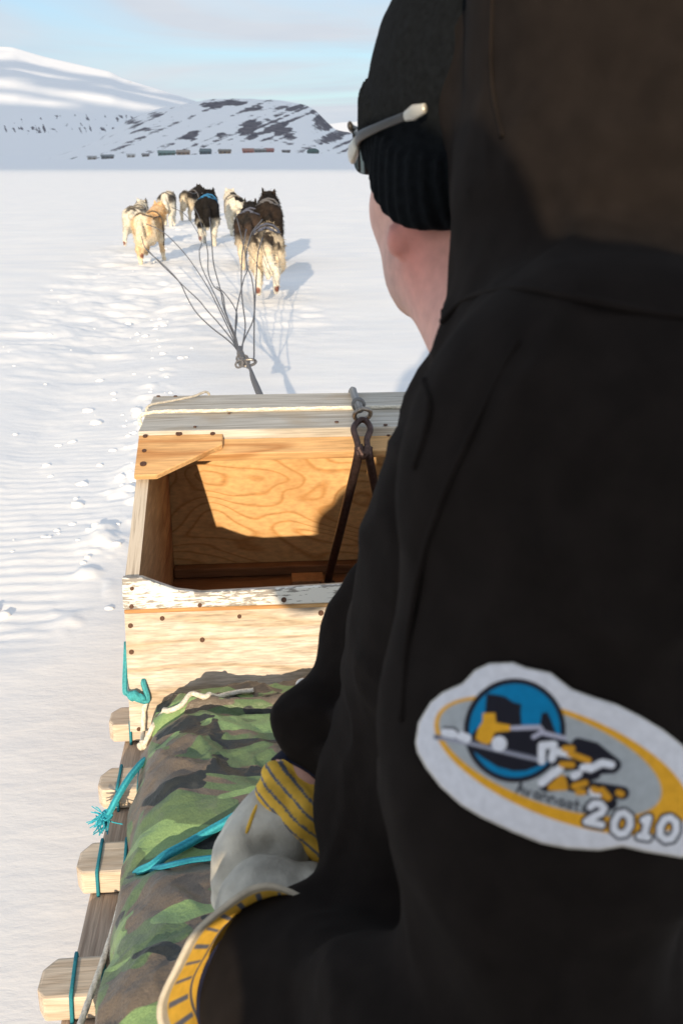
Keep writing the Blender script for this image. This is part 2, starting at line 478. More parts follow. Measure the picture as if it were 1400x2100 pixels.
# plywood edge: thin plies along the cut
m, t, b = newmat('plywood_edge'); M['edge'] = m
b.inputs['Roughness'].default_value = .8
co = N(t, 'ShaderNodeTexCoord'); sp = N(t, 'ShaderNodeSeparateXYZ'); t.links.new(co.outputs['Object'], sp.inputs[0])
n1 = N(t, 'ShaderNodeTexNoise'); n1.inputs['Scale'].default_value = 1; n1.inputs['Detail'].default_value = 4
mp = N(t, 'ShaderNodeMapping'); mp.inputs['Scale'].default_value = (420, 9, 9); t.links.new(co.outputs['Object'], mp.inputs[0]); t.links.new(mp.outputs[0], n1.inputs['Vector'])
r = ramp(t, [(.3, (.30, .25, .20)), (.45, (.50, .44, .36)), (.6, (.56, .50, .42)), (.75, (.38, .32, .25))])
t.links.new(n1.outputs['Fac'], r.inputs[0]); t.links.new(r.outputs[0], b.inputs['Base Color'])
# camouflage tarpaulin
m, t, b = newmat('camouflage_tarpaulin'); M['camo'] = m
b.inputs['Roughness'].default_value = .42; b.inputs['Specular IOR Level'].default_value = .45
co = N(t, 'ShaderNodeTexCoord')
def camo_layer(scale, loc, lo, hi, prev, color, d=1.2):
    mp = N(t, 'ShaderNodeMapping'); mp.inputs['Scale'].default_value = scale; mp.inputs['Location'].default_value = loc
    mp.inputs['Rotation'].default_value = (0, 0, math.radians(-12))
    t.links.new(co.outputs['Object'], mp.inputs[0])
    nz = N(t, 'ShaderNodeTexNoise'); nz.inputs['Scale'].default_value = 1; nz.inputs['Detail'].default_value = 2.2; nz.inputs['Roughness'].default_value = .45; nz.inputs['Distortion'].default_value = d
    t.links.new(mp.outputs[0], nz.inputs['Vector'])
    rm = N(t, 'ShaderNodeMapRange'); rm.inputs['From Min'].default_value = lo; rm.inputs['From Max'].default_value = hi
    t.links.new(nz.outputs['Fac'], rm.inputs['Value'])
    mx = N(t, 'ShaderNodeMix', data_type='RGBA'); t.links.new(rm.outputs[0], mx.inputs[0])
    if isinstance(prev, tuple): mx.inputs[6].default_value = (*prev, 1)
    else: t.links.new(prev, mx.inputs[6])
    mx.inputs[7].default_value = (*color, 1)
    return mx.outputs[2]
c = camo_layer((4.8, 12.5, 9), (2.1, 0, 0), .50, .508, (.135, .108, .082), (.105, .160, .072), .7)
c = camo_layer((4.4, 15.5, 8), (5.2, 3.3, 0), .575, .583, c, (.20, .31, .125), .8)
c = camo_layer((6.8, 13.5, 9), (9.4, 1.7, 2), .575, .583, c, (.022, .026, .026), 1.0)
mp = N(t, 'ShaderNodeMapping'); mp.inputs['Scale'].default_value = (380, 380, 380); t.links.new(co.outputs['Object'], mp.inputs[0])
wv = N(t, 'ShaderNodeTexNoise'); wv.inputs['Scale'].default_value = 1; wv.inputs['Detail'].default_value = 2; t.links.new(mp.outputs[0], wv.inputs['Vector'])
nb = N(t, 'ShaderNodeTexNoise'); nb.inputs['Scale'].default_value = 22; nb.inputs['Detail'].default_value = 6; nb.inputs['Roughness'].default_value = .6; t.links.new(co.outputs['Object'], nb.inputs['Vector'])
rm = N(t, 'ShaderNodeMapRange'); rm.inputs['From Min'].default_value = .58; rm.inputs['From Max'].default_value = .8; rm.inputs['To Max'].default_value = .5
t.links.new(nb.outputs['Fac'], rm.inputs['Value'])
mx = N(t, 'ShaderNodeMix', data_type='RGBA'); t.links.new(rm.outputs[0], mx.inputs[0]); t.links.new(c, mx.inputs[6]); mx.inputs[7].default_value = (.16, .16, .14, 1)
wr = N(t, 'ShaderNodeMapRange'); wr.inputs['From Min'].default_value = .3; wr.inputs['From Max'].default_value = .7; wr.inputs['To Min'].default_value = .88; wr.inputs['To Max'].default_value = 1.14
t.links.new(wv.outputs['Fac'], wr.inputs['Value'])
mw = N(t, 'ShaderNodeMix', data_type='RGBA', blend_type='MULTIPLY'); mw.inputs[0].default_value = 1; t.links.new(mx.outputs[2], mw.inputs[6]); t.links.new(wr.outputs[0], mw.inputs[7])
t.links.new(mw.outputs[2], b.inputs['Base Color'])
bp = N(t, 'ShaderNodeBump'); bp.inputs['Strength'].default_value = .6; bp.inputs['Distance'].default_value = .012
t.links.new(nb.outputs['Fac'], bp.inputs['Height']); t.links.new(bp.outputs[0], b.inputs['Normal'])
# snow
m, t, b = newmat('snow'); M['snow'] = m
b.inputs['Roughness'].default_value = .75; b.inputs['Specular IOR Level'].default_value = .25
co = N(t, 'ShaderNodeTexCoord')
n1 = N(t, 'ShaderNodeTexNoise'); n1.inputs['Scale'].default_value = 1; n1.inputs['Detail'].default_value = 6
mp = N(t, 'ShaderNodeMapping'); mp.inputs['Scale'].default_value = (1.2, 3.0, 3); t.links.new(co.outputs['Object'], mp.inputs[0]); t.links.new(mp.outputs[0], n1.inputs['Vector'])
r = ramp(t, [(.3, (.82, .84, .87)), (.6, (.90, .90, .90))]); t.links.new(n1.outputs['Fac'], r.inputs[0]); t.links.new(r.outputs[0], b.inputs['Base Color'])
n2 = N(t, 'ShaderNodeTexNoise'); n2.inputs['Scale'].default_value = 1; n2.inputs['Detail'].default_value = 8; n2.inputs['Roughness'].default_value = .62
mp2 = N(t, 'ShaderNodeMapping'); mp2.inputs['Scale'].default_value = (7, 16, 12); t.links.new(co.outputs['Object'], mp2.inputs[0]); t.links.new(mp2.outputs[0], n2.inputs['Vector'])
bp = N(t, 'ShaderNodeBump'); bp.inputs['Strength'].default_value = .20; bp.inputs['Distance'].default_value = .02
t.links.new(n2.outputs['Fac'], bp.inputs['Height']); t.links.new(bp.outputs[0], b.inputs['Normal'])
# far slopes: snow with rock where the attribute says
m, t, b = newmat('snowy_hillside'); M['hill'] = m
b.inputs['Roughness'].default_value = .85; b.inputs['Specular IOR Level'].default_value = .2
co = N(t, 'ShaderNodeTexCoord'); ra = N(t, 'ShaderNodeAttribute', attribute_name='rock')
nz = N(t, 'ShaderNodeTexNoise'); nz.inputs['Scale'].default_value = .09; nz.inputs['Detail'].default_value = 6; nz.inputs['Roughness'].default_value = .6
t.links.new(co.outputs['Object'], nz.inputs['Vector'])
ad = N(t, 'ShaderNodeMath', operation='MULTIPLY_ADD'); ad.inputs[1].default_value = 1.3; t.links.new(nz.outputs['Fac'], ad.inputs[0]); t.links.new(ra.outputs['Fac'], ad.inputs[2])
rm = N(t, 'ShaderNodeMapRange'); rm.inputs['From Min'].default_value = 1.12; rm.inputs['From Max'].default_value = 1.26; t.links.new(ad.outputs[0], rm.inputs['Value'])
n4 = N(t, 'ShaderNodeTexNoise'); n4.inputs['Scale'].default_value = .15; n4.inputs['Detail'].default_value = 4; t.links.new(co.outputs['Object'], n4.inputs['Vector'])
rr = ramp(t, [(.35, (.10, .095, .115)), (.65, (.19, .175, .19))]); t.links.new(n4.outputs['Fac'], rr.inputs[0])  # rock tones lightened to stand in for distance haze
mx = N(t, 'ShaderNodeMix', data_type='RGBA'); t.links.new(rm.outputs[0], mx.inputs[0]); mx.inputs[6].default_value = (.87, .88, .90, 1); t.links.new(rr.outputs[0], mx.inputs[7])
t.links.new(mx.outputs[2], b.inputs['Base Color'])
M['cloud'] = simple('cloud', (.85, .85, .86), 1, .05, .002)

# ================================================================== SETTING
# ---- snow plain: one sheet, finer where it is near
TRK = [ground(*q)[:2] for q in ((-60, 1240), (60, 1060), (140, 930), (190, 820), (250, 700), (300, 600))]     # snowmobile track left of the sled
TRAIL = [ground(*q)[:2] for q in ((60, 800), (200, 620), (300, 520), (400, 455), (455, 405), (500, 372), (540, 352))]  # broken trail the team follows
def seg_dist(X, Y, pts):
    d = np.full(X.shape, 1e9); sgn = np.zeros(X.shape)
    for (x0, y0), (x1, y1) in zip(pts[:-1], pts[1:]):
        vx, vy = x1-x0, y1-y0; L2 = vx*vx+vy*vy
        tt = np.clip(((X-x0)*vx+(Y-y0)*vy)/L2, 0, 1)
        dx, dy = X-x0-tt*vx, Y-y0-tt*vy
        q = np.hypot(dx, dy); s = (dx*vy-dy*vx)/math.sqrt(L2)
        m = q < d; d = np.where(m, q, d); sgn = np.where(m, s, sgn)
    return d, sgn
def gz(X, Y):
    X = np.asarray(X, float); Y = np.asarray(Y, float)
    Q = np.stack([X, Y, 0*X], 1)
    R = np.hypot(X, Y)
    fade = np.exp(-R/60)
    z = .030*fbm(Q*[.35, .22, 1], 3, 3)*fade
    z += .0062*fbm(Q*[1.1, 2.6, 1], 4, 11)*np.exp(-R/45)                # wind ripples lying across the way
    z += .05*fbm(Q*[.10, .45, 1], 3, 41)*(1-np.exp(-R/25))*np.exp(-R/220)
    d, s = seg_dist(X, Y, TRK)
    w = sstep(.50, .16, d)*sstep(1.6, 2.6, Y)
    ribs = .5+.5*np.sin(2*math.pi*(Y*.97+X*.12)/.062 + 1.6*fbm(Q*3, 2, 5))
    z += w*(-.020 + 0.0042*ribs + .006*np.maximum(0, fbm(Q*[9, 11, 1], 3, 21)))
    edge = np.exp(-((s-.33)/.09)**2)*(d < .8)
    lump = np.maximum(0, fbm(Q*[9, 10, 1], 3, 31))
    z += edge*(.008+.055*lump)*sstep(2.2, 3.2, Y)*sstep(7.5, 4.5, Y)
    d2, s2 = seg_dist(X, Y, TRAIL)
    w2 = sstep(.75+.02*R, .2+.008*R, d2)*sstep(4, 9, R)
    z += w2*(.042*np.maximum(-.35, fbm(Q*[3.2, 4.5, 1], 4, 51))-.01)
    # the path the sled and the dogs are running along
    d3 = np.abs(X-(-.05*Y+.05))
    w3 = sstep(1.3, .5, d3)*sstep(6, 9, Y)*sstep(40, 20, Y)
    z += w3*.035*np.maximum(-.4, fbm(Q*[4.5, 5.5, 1], 3, 61))
    # two older shallow runner grooves
    for xo, wd in ((-1.0, .16),):
        z += -.012*np.exp(-((X-xo-.05*np.sin(Y*.7))/wd)**2)*sstep(16, 8, Y)
    und = sstep(.75, .50, np.abs(X-.14))*sstep(3.8, 3.2, Y)
    z = z*(1-und)-.003*und
    return z
az = np.radians(np.concatenate([np.linspace(-180, -42, 40)[:-1], np.linspace(-42, -18, 40)[:-1], np.linspace(-18, 24, 460)[:-1], np.linspace(24, 180, 46)[:-1]]))
rr_ = np.concatenate([[.02, .3, .6], np.geomspace(.9, 34, 640), np.geomspace(35, 900, 110)[1:], [1500, 4000, 12000]])
A_, R_ = np.meshgrid(az, rr_, indexing='ij')
GX, GY = (np.sin(A_)*R_).ravel(), (np.cos(A_)*R_).ravel()
GZ = gz(GX, GY)
na, nr = len(az), len(rr_)
ii, jj = np.meshgrid(np.arange(na), np.arange(nr-1), indexing='ij')
i2 = (ii+1) % na
Fq = np.stack([ii*nr+jj, ii*nr+jj+1, i2*nr+jj+1, i2*nr+jj], -1).reshape(-1, 4)[:, ::-1]
g = mesh('snow_ground', np.stack([GX, GY, GZ], 1), Fq, M['snow'], smooth=True)
g['kind'] = 'structure'
# loose lumps thrown up along the track and the trail
def lump_cloud():
    base = np.array([(1,0,0),(-1,0,0),(0,1,0),(0,-1,0),(0,0,1),(0,0,-1)], float)
    fb = [(0,2,4),(2,1,4),(1,3,4),(3,0,4),(2,0,5),(1,2,5),(3,1,5),(0,3,5)]
    vs = list(base); fs = []
    cache = {}
    def mid(a, b):
        k = (min(a, b), max(a, b))
        if k not in cache:
            v = vs[a]+vs[b]; vs.append(v/np.linalg.norm(v)); cache[k] = len(vs)-1
        return cache[k]
    for a, b_, c_ in fb:
        x, y, z_ = mid(a, b_), mid(b_, c_), mid(c_, a)
        fs += [(a, x, z_), (x, b_, y), (z_, y, c_), (x, y, z_)]
    vs = np.array(vs); fs = np.array(fs)
    VV, FF = [], []; k = 0
    spots = []
    for i in range(80):
        u = rng.random()*(len(TRK)-1); a = int(u); p = np.array(TRK[a])*(1-u+a)+np.array(TRK[a+1])*(u-a)
        spots.append((p[0]+.26+rng.normal(0, .16), p[1]+rng.normal(0, .12), rng.gamma(2, .0050)+.003))
    for i in range(50):
        u = rng.random()*(len(TRAIL)-2); a = int(u); p = np.array(TRAIL[a])*(1-u+a)+np.array(TRAIL[a+1])*(u-a)
        spots.append((p[0]+rng.normal(0, .45), p[1]+rng.normal(0, .6), rng.gamma(2, .0060)+.004))
    for i in range(24):
        Y = rng.uniform(1.3, 12); spots.append((rng.uniform(-1.0, -.42)*(Y/3+.6) if i % 3 else rng.uniform(-.3, 1.2)*(Y/5), Y, rng.gamma(2, .003)+.002))
    for px, py, s in ((505, 640, 0), (180, 838, .022), (170, 990, .020), (275, 890, .014), (120, 905, .014), (150, 900, .018), (95, 950, .014), (320, 668, .022)):
        if s:
            p = ground(px, py); spots.append((p[0], p[1], s))
    for x, y, s in spots:
        if abs(x-.14) < .52 and y < 3.3: continue
        v = vs*(s*np.array([1+.4*rng.random(), 1+.3*rng.random(), .6]))
        v = v*(1+.42*vnoise(vs*1.9+rng.random(3)*50, 9))[:, None]
        VV.append(v+[x, y, float(gz(np.array([x]), np.array([y]))[0])+s*.08]); FF.append(fs+k); k += len(vs)
    return np.concatenate(VV), np.concatenate(FF)
v, f = lump_cloud()
tag(mesh('snow_lumps', v, f, M['snow'], smooth=True), kind='stuff')

# ---- far shore, hills and mountain: a height field built by bearing and distance
def bearing(px): v = ray(px, 338); return math.atan2(v[0], v[1])
def slope(px, py): v = ray(px, py); return v[2]/math.hypot(v[0], v[1])
def profile(pts):
    b = np.array([bearing(x) for x, y in pts]); s = np.array([slope(x, y) for x, y in pts])
    g_ = np.linspace(b[0], b[-1], 3000); v_ = np.interp(g_, b, s)
    k_ = np.exp(-np.linspace(-2.2, 2.2, 41)**2); k_ /= k_.sum()
    v_ = np.convolve(np.pad(v_, 20, mode='edge'), k_, 'valid')
    return lambda a: np.interp(a, g_, v_)
p_rock = profile([(-700, 345), (60, 330), (150, 312), (205, 288), (235, 268), (262, 253), (300, 236), (330, 226), (365, 219), (405, 213), (440, 207), (500, 208), (550, 208), (590, 213), (628, 219), (648, 230), (668, 250), (688, 268), (730, 276), (800, 290), (950, 305), (1200, 320), (1500, 335)])
p_mtn = profile([(-900, 190), (-500, 100), (-200, 72), (-60, 88), (0, 95), (50, 97), (110, 116), (240, 147), (262, 160), (330, 182), (410, 208), (500, 240), (600, 272), (700, 296), (900, 318), (1400, 335)])
p_far = profile([(-900, 300), (300, 290), (560, 268), (640, 258), (700, 250), (760, 247), (900, 236), (1150, 240), (1500, 225), (2200, 280)])
p_shore = profile([(-900, 330), (-100, 330), (100, 331), (220, 327), (345, 320), (460, 317), (560, 314), (640, 316), (740, 316), (900, 318), (1500, 322)])
def hz(a, r):
    Q = np.stack([np.sin(a)*r, np.cos(a)*r, 0*r], 1)
    edge = sstep(math.radians(-85), math.radians(-40), a)*sstep(math.radians(85), math.radians(40), a)
    # shore shelf where the settlement stands
    hs = (p_shore(a)*760+1.2)*sstep(330, 760, r)*(1+.10*fbm(Q*.012, 3, 70))
    hs = np.where(r > 760, hs + (r-760)*.012, hs)
    t = np.clip((r-800)/(1180-800), 0, 1)
    n = fbm(Q*[.006, .006, 1], 5, 80)
    hr = (p_rock(a)*1180+1.2)
    rise = np.power(np.sin(t*math.pi/2), 1.15)
    hr = hr*rise*np.where(r > 1180, np.maximum(0, 1-(r-1180)/900), 1)
    hr = hr*(1+.13*n*np.sin(t*math.pi)) + 1.6*fbm(Q*.03, 4, 85)*rise
    t2 = np.clip((r-1400)/(3400-1400), 0, 1)
    hm = (p_mtn(a)*3400+1.2)*np.power(t2, 1.25)*np.where(r > 3400, np.maximum(.2, 1-(r-3400)/2600), 1)
    hm = hm*(1+.16*fbm(Q*.0022, 5, 90)*np.sin(t2*math.pi))
    t3 = np.clip((r-3600)/(6200-3600), 0, 1)
    hf = (p_far(a)*6200+1.2)*t3
    h = np.maximum(np.maximum(hs, hr), np.maximum(hm, hf))*edge
    which = np.argmax(np.stack([hs, hr, hm, hf]), axis=0)
    return h - .6*(1-sstep(330, 420, r)), which
azh = np.radians(np.concatenate([np.linspace(-85, -20, 60)[:-1], np.linspace(-20, 8, 560)[:-1], np.linspace(8, 85, 120)]))
rh = np.concatenate([np.linspace(330, 800, 60)[:-1], np.linspace(800, 1200, 120)[:-1], np.linspace(1200, 3500, 90)[:-1], np.linspace(3500, 7000, 30)])
A_, R_ = np.meshgrid(azh, rh, indexing='ij')
a1, r1 = A_.ravel(), R_.ravel()
H1, wh = hz(a1, r1)
HV = np.stack([np.sin(a1)*r1, np.cos(a1)*r1, H1], 1)
# bare rock: bands that climb to the right across the hill, cliffs on its east end, specks at the mountain foot
el = (H1-1.2)/r1
b0 = lambda px: bearing(px)
S1 = (a1-b0(400))/(b0(500)-b0(400))           # 1 unit = 100 px of the photo's width
T1 = (el - slope(400, 338))/(slope(400, 238)-slope(400, 338))
st = np.stack([(S1*.45 - T1*.9)*3.0, (T1*1.6 + S1*.62)*1.0*0+ (T1 - S1*.42)*13.0, 0*S1], 1)
streak = fbm(st*[.5, 1, 1], 4, 101)
blot = fbm(np.stack([S1*4, T1*7, 0*S1], 1), 4, 111)
rock = .30 + .70*streak + .10*sstep(.2, -1.0, S1)
def spot(px, py, sx, sy, amp):
    s0 = (b0(px)-b0(400))/(b0(500)-b0(400)); t0 = (slope(px, py)-slope(400, 338))/(slope(400, 238)-slope(400, 338))
    return amp*np.exp(-((S1-s0)/(sx/100))**2-((T1-t0)/(sy/100))**2)
sp_ = 0
for q in ((578, 266, 30, 20, .75), (515, 262, 18, 20, .62), (655, 248, 14, 16, .75), (672, 262, 9, 8, .6), (398, 280, 13, 12, .55), (452, 276, 12, 6, .45), (480, 212, 40, 5, .5), (440, 216, 26, 6, .45), (535, 224, 28, 5, .4), (600, 222, 28, 5, .45), (330, 235, 22, 8, .35), (280, 250, 24, 7, .45), (300, 264, 26, 6, .3), (545, 285, 20, 6, .3), (600, 296, 22, 4, .4), (700, 290, 40, 12, .22), (108, 281, 20, 5, .8), (140, 282, 20, 3, .6)):
    sp_ = sp_ + spot(*q)
onrock = (wh == 1)
top = np.clip(el/np.maximum(p_rock(a1), 1e-4), 0, 1)
rk = np.where(onrock, rock + sp_ + .12*sstep(.9, .99, top) + .25*blot, 0)
foot = np.exp(-((T1-.72)/.12)**2)+.9*np.exp(-((T1-.95)/.09)**2)*sstep(.6, -1.5, S1)
rk = np.where(wh == 2, -.10+.80*foot*sstep(.8, -1.2, S1)*(.30+1.7*fbm(np.stack([S1*19+T1*5, T1*11, 0*S1], 1), 4, 121))+spot(170, 165, 60, 4, .25)+spot(200, 175, 50, 5, .3)+spot(270, 168, 26, 5, .5)+spot(55, 100, 10, 4, .5)+spot(110, 112, 8, 3, .5), rk)
rk = np.where(wh == 0, sp_*1.0 - .05 + .35*np.maximum(0, blot)*sstep(.05, .25, T1), rk)
rk = np.where(wh == 3, -.5, rk)
na, nr = len(azh), len(rh)
ii, jj = np.meshgrid(np.arange(na-1), np.arange(nr-1), indexing='ij')
Fq = np.stack([ii*nr+jj, ii*nr+jj+1, (ii+1)*nr+jj+1, (ii+1)*nr+jj], -1).reshape(-1, 4)[:, ::-1]
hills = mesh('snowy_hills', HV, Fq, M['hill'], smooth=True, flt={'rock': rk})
hills['kind'] = 'structure'

# ---- a cloud bank far behind the camera: its shadow lies over the shore and the hill
def cloud_bank():
    lo, hi = np.array([-3600, -5050, 1130.]), np.array([2200, -700, 1300.])
    nx, ny = 130, 110
    V = []; 
    for top_ in (0, 1):
        for j in range(ny):
            for i in range(nx):
                u, w = i/(nx-1), j/(ny-1)
                x = lo[0]+u*(hi[0]-lo[0]); y = lo[1]+w*(hi[1]-lo[1])
                V.append((x, y, 0))
    V = np.array(V, float); h = nx*ny
    n = fbm(V*[1/500, 1/500, 1], 4, 200)
    e = np.minimum(np.minimum((V[:, 0]-lo[0]), hi[0]-V[:, 0]), np.minimum(V[:, 1]-lo[1], hi[1]-V[:, 1]))
    n1_ = fbm(V*[1/260, 1/190, 1]+[3, 5, 0], 4, 210)
    hole = (((V[:, 0]+1480)/330)**2+((V[:, 1]+2520)/400)**2 < 1+.9*n1_) | ((V[:, 1] > -1350+420*n1_) & (V[:, 1] < hi[1]+1)) | ((np.abs(V[:, 1]+2000+.25*(V[:, 0]+1100)) < 110+160*n1_) & (V[:, 0] > -1400))
    th = 85*sstep(0, 400, e)*(1+.5*n)
    V[:h, 2] = 1200-th[:h]*.3-2; V[h:, 2] = 1200+th[h:]+2
    q = []
    for s_ in (0, 1):
        for j in range(ny-1):
            for i in range(nx-1):
                a = s_*h+j*nx+i
                f_ = (a, a+1, a+nx+1, a+nx)
                if hole[a]: continue
                q.append(f_ if s_ else f_[::-1])
    return V, np.array(q)
v, f = cloud_bank()
tag(mesh('cloud_bank', v, f, M['cloud'], smooth=True), kind='structure')

# ---- settlement
def house(px, py, w, d, hw, hr, wallc, roofc, label, wins=3, dist=None, turn=0.0, roof='gable', door=True):
    a = bearing(px); r = dist or 760
    # walk out along the bearing until the ground reaches the height seen in the photograph
    z = float(hz(np.array([a]), np.array([float(r)]))[0][0])
    x, y = math.sin(a)*r, math.cos(a)*r
    base = np.array([x, y, z-.3])
    o = empty('house', base, label, 'house', 'houses of the settlement across the ice')
    o.rotation_euler = (0, 0, -a+turn)
    def add(nm, V, Fc, c, par=o):
        V = np.asarray(V, float); c = tuple(.72*np.array(c)+.075); V = V*[1, 1, .88]  # every colour faded towards grey: weathering plus distance haze, mixed into the paint
        me_ = mesh(nm, V + WLOC[par], Fc, M['houses'], par, col=np.tile(np.array(c), (len(V), 1)))
        return me_
    V, Fc = box_v((-w/2, 0, 0), (w/2, d, hw)); add('wall', V, Fc, wallc)
    e = .35
    if roof == 'gable':
        V = [(-w/2-e, -e, hw-.05), (w/2+e, -e, hw-.05), (w/2+e, d/2, hw+hr), (-w/2-e, d/2, hw+hr), (-w/2-e, d+e, hw-.05), (w/2+e, d+e, hw-.05),
             (-w/2-e, -e, hw-.3), (w/2+e, -e, hw-.3), (-w/2-e, d+e, hw-.3), (w/2+e, d+e, hw-.3)]
        Fc = [(0, 1, 2, 3), (3, 2, 5, 4), (6, 7, 1, 0), (4, 5, 9, 8), (0, 3, 4, 8, 6), (1, 7, 9, 5, 2), (6, 8, 9, 7)]
        add('roof', V, Fc, roofc)
    elif roof == 'dome':
        n = 10; V = []; 
        for yy in (-e, d+e):
            for k in range(n+1):
                tt = math.pi*k/n
                V.append((-math.cos(tt)*(w/2+e), yy, hw-.1+math.sin(tt)*hr))
        Fc = [(k, k+1, n+2+k, n+1+k) for k in range(n)] + [tuple(range(n, -1, -1)), tuple(range(n+1, 2*n+2))]
        add('roof', V, Fc, roofc)
    else:
        V, Fc = box_v((-w/2-e, -e, hw+.003), (w/2+e, d+e, hw+hr)); add('roof', V, Fc, roofc)
    k = wins
    for i in range(k):
        xc = -w/2 + w*(i+.5)/k
        if door and i == k-1:
            V, Fc = box_v((xc-.5, -.08, .3), (xc+.5, .05, 2.3)); add('door', V, Fc, (.12, .09, .08))
        else:
            V, Fc = box_v((xc-.75, -.09, 1.15), (xc+.75, .05, 2.25)); add('window', V, Fc, (.05, .06, .075))
    V, Fc = box_v((-w/2+.05, .05, -1.2), (w/2-.05, d-.05, -.003)); add('foundation', V, Fc, (.11, .10, .10))
    return o
WH = (.5, .5, .5)
house(343, 320, 12.0, 7, 3.0, 1.7, (.10, .20, .18), (.20, .30, .29), 'long green house with grey green roof, farthest left of the full size houses', 4, 760)
house(378, 319, 9.0, 7, 3.0, 1.6, (.36, .24, .16), (.42, .34, .28), 'tan house with tan roof right of the long green house', 3, 770, .1)
house(421, 318, 7.5, 8, 3.2, 2.0, (.07, .12, .15), (.12, .18, .20), 'small dark teal house between the tan and the brown houses', 3, 770, -.15)
house(462, 317, 9.0, 7, 2.8, 1.5, (.33, .22, .13), (.21, .19, .16), 'brown house with dark grey roof below the middle of the rocky hill', 3, 775)
house(510, 313, 8.8, 7, 3.0, 1.9, (.50, .16, .10), (.42, .20, .15), 'bright red house with reddish roof, left of the two red houses', 3, 815)
house(553, 312, 7.2, 7, 3.0, 1.7, (.46, .14, .10), (.38, .15, .13), 'red house to the right of the bright red house', 3, 820, .1)
house(534, 316, 8.4, 6, 2.6, 1.1, (.20, .21, .20), (.30, .29, .28), 'low grey house in front of the gap between the two red houses', 3, 770)
house(642, 316, 8.5, 8, 2.0, 2.9, (.05, .12, .12), (.045, .12, .12), 'dark green round roofed hall standing alone at the right', 3, 770, roof='dome')
house(222, 330, 8.0, 6, 2.3, 1.1, (.17, .19, .21), (.24, .27, .29), 'dark grey shed nearest the ice at the left of the settlement', 3, 700)
house(190, 332, 5.5, 5, 2.0, 1.0, (.40, .37, .34), (.52, .52, .52), 'pale low hut left of the dark grey shed', 2, 690)
house(270, 329, 5.2, 5, 2.1, 1.0, (.58, .55, .52), (.66, .66, .66), 'whitish small hut between the dark shed and the long green house', 2, 700)
house(587, 316, 6.0, 5, 2.0, .9, (.19, .17, .17), (.24, .23, .23), 'small dark shack right of the red houses', 2, 780)
house(300, 324, 5.0, 5, 2.2, .9, (.30, .28, .27), (.33, .32, .32), 'tiny grey shack just left of the long green house', 2, 745)

# ================================================================== SLED
XC = .14                                    # centre line of the sled
sled = empty('dog_sled', (XC, 1.2, 0), 'long wooden sled with lashed crossbars under the box and the load', 'sled')
def runner(x0, x1):
    # side outline in Y,Z: long plank with upswept nose
    out_ = [(-1.3, 0), (2.75, 0), (3.0, .035), (3.18, .11), (3.26, .20), (3.22, .235), (3.08, .19), (2.9, .165), (-1.3, .165)]
    V, Fc = prism([(x0, y, z) for y, z in out_], (1, 0, 0), x1-x0)
    o = mesh('runner', V, Fc, M['runner'], sled); bevel(o, .004, 2); return o
runner(-.278, -.232); runner(.512, .558)
ybar = [2.95, 2.73, 2.51, 2.29, 2.07, 1.865, 1.662, 1.455, 1.247, 1.012, .79, .57, .35, .13, -.09, -.31, -.53, -.75, -.97, -1.19]
for k, y0 in enumerate(ybar):
    x0 = -.297 - (.012 if k % 3 == 0 else 0) + .004*random.random(); x1 = .58+.01*random.random()
    dpt = .066+.008*random.random(); h0, h1 = .168, .206
    ch = .016
    poly = [(x0, y0+ch, h0), (x0+ch*.6, y0, h0), (x1-ch*.6, y0, h0), (x1, y0+ch, h0), (x1, y0+dpt-ch*1.3, h0), (x1-ch, y0+dpt, h0), (x0+ch, y0+dpt, h0), (x0, y0+dpt-ch*1.3, h0)]
    V, Fc = prism(poly, (0, 0, 1), h1-h0)
    V = V.copy(); V[:, 2] += .0015*np.sin(np.arange(len(V))*2.3+k)
    o = mesh('crossbar', V, Fc, M['bar'], sled); bevel(o, .0045, 2)
    for xs in ((-.266, -.2285) if k != 7 else (-.262, -.23)) + (.508, .562):
        sl_ = .010*(random.random()-.3)
        e = .0022
        c = np.array([(xs+sl_, y0-e, h1+e), (xs, y0+dpt+e, h1+e), (xs, y0+dpt+e, h0-.02), (xs+sl_*.4, y0-e, h0-.028)])
        P = smooth_path(np.concatenate([c, c[:1]]), 6)[:-1]
        P = np.concatenate([np.linspace(c[i], c[(i+1) % 4], 5)[:-1] for i in range(4)])
        V, Fc = tube(P, .0027, 6, closed=True)
        t_ = (np.arange(len(V)) % 2)[:, None]
        mesh('lashing', V, Fc, M['rope'], o, smooth=True, col=np.array([[.012, .17, .23]])*(1-t_)+np.array([[.02, .25, .31]])*t_)
# cross cords under the load, white line along the edge is its own thing further down

# ================================================================== BOX
BX0, BX1 = -.26, .54
wb = empty('wooden_box', (XC, 2.0, .206), 'open plywood box with slanting mouth on the front of the sled', 'box')
YB, ZB0, YT, ZT = 1.635, .208, 1.690, .496
YD0, ZD, YD1 = 2.062, .672, 2.386
th = .025
side_poly = [(YB+.012, ZB0), (YT+.012, ZT-.008), (YD0+.004, ZD-.022), (YD1-.003, ZD-.022), (YD1-.003, ZB0)]
def sidewall(x):
    V, Fc = prism([(x, y, z) for y, z in side_poly], (1, 0, 0), th)
    # the sawn edge along the mouth shows its plies
    n = len(side_poly)
    mi = [0]*(2+n); mi[2+1] = 1; mi[2] = 1
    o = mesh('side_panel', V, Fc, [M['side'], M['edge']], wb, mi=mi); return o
sidewall(BX0+.002); sidewall(BX1-.002-th)
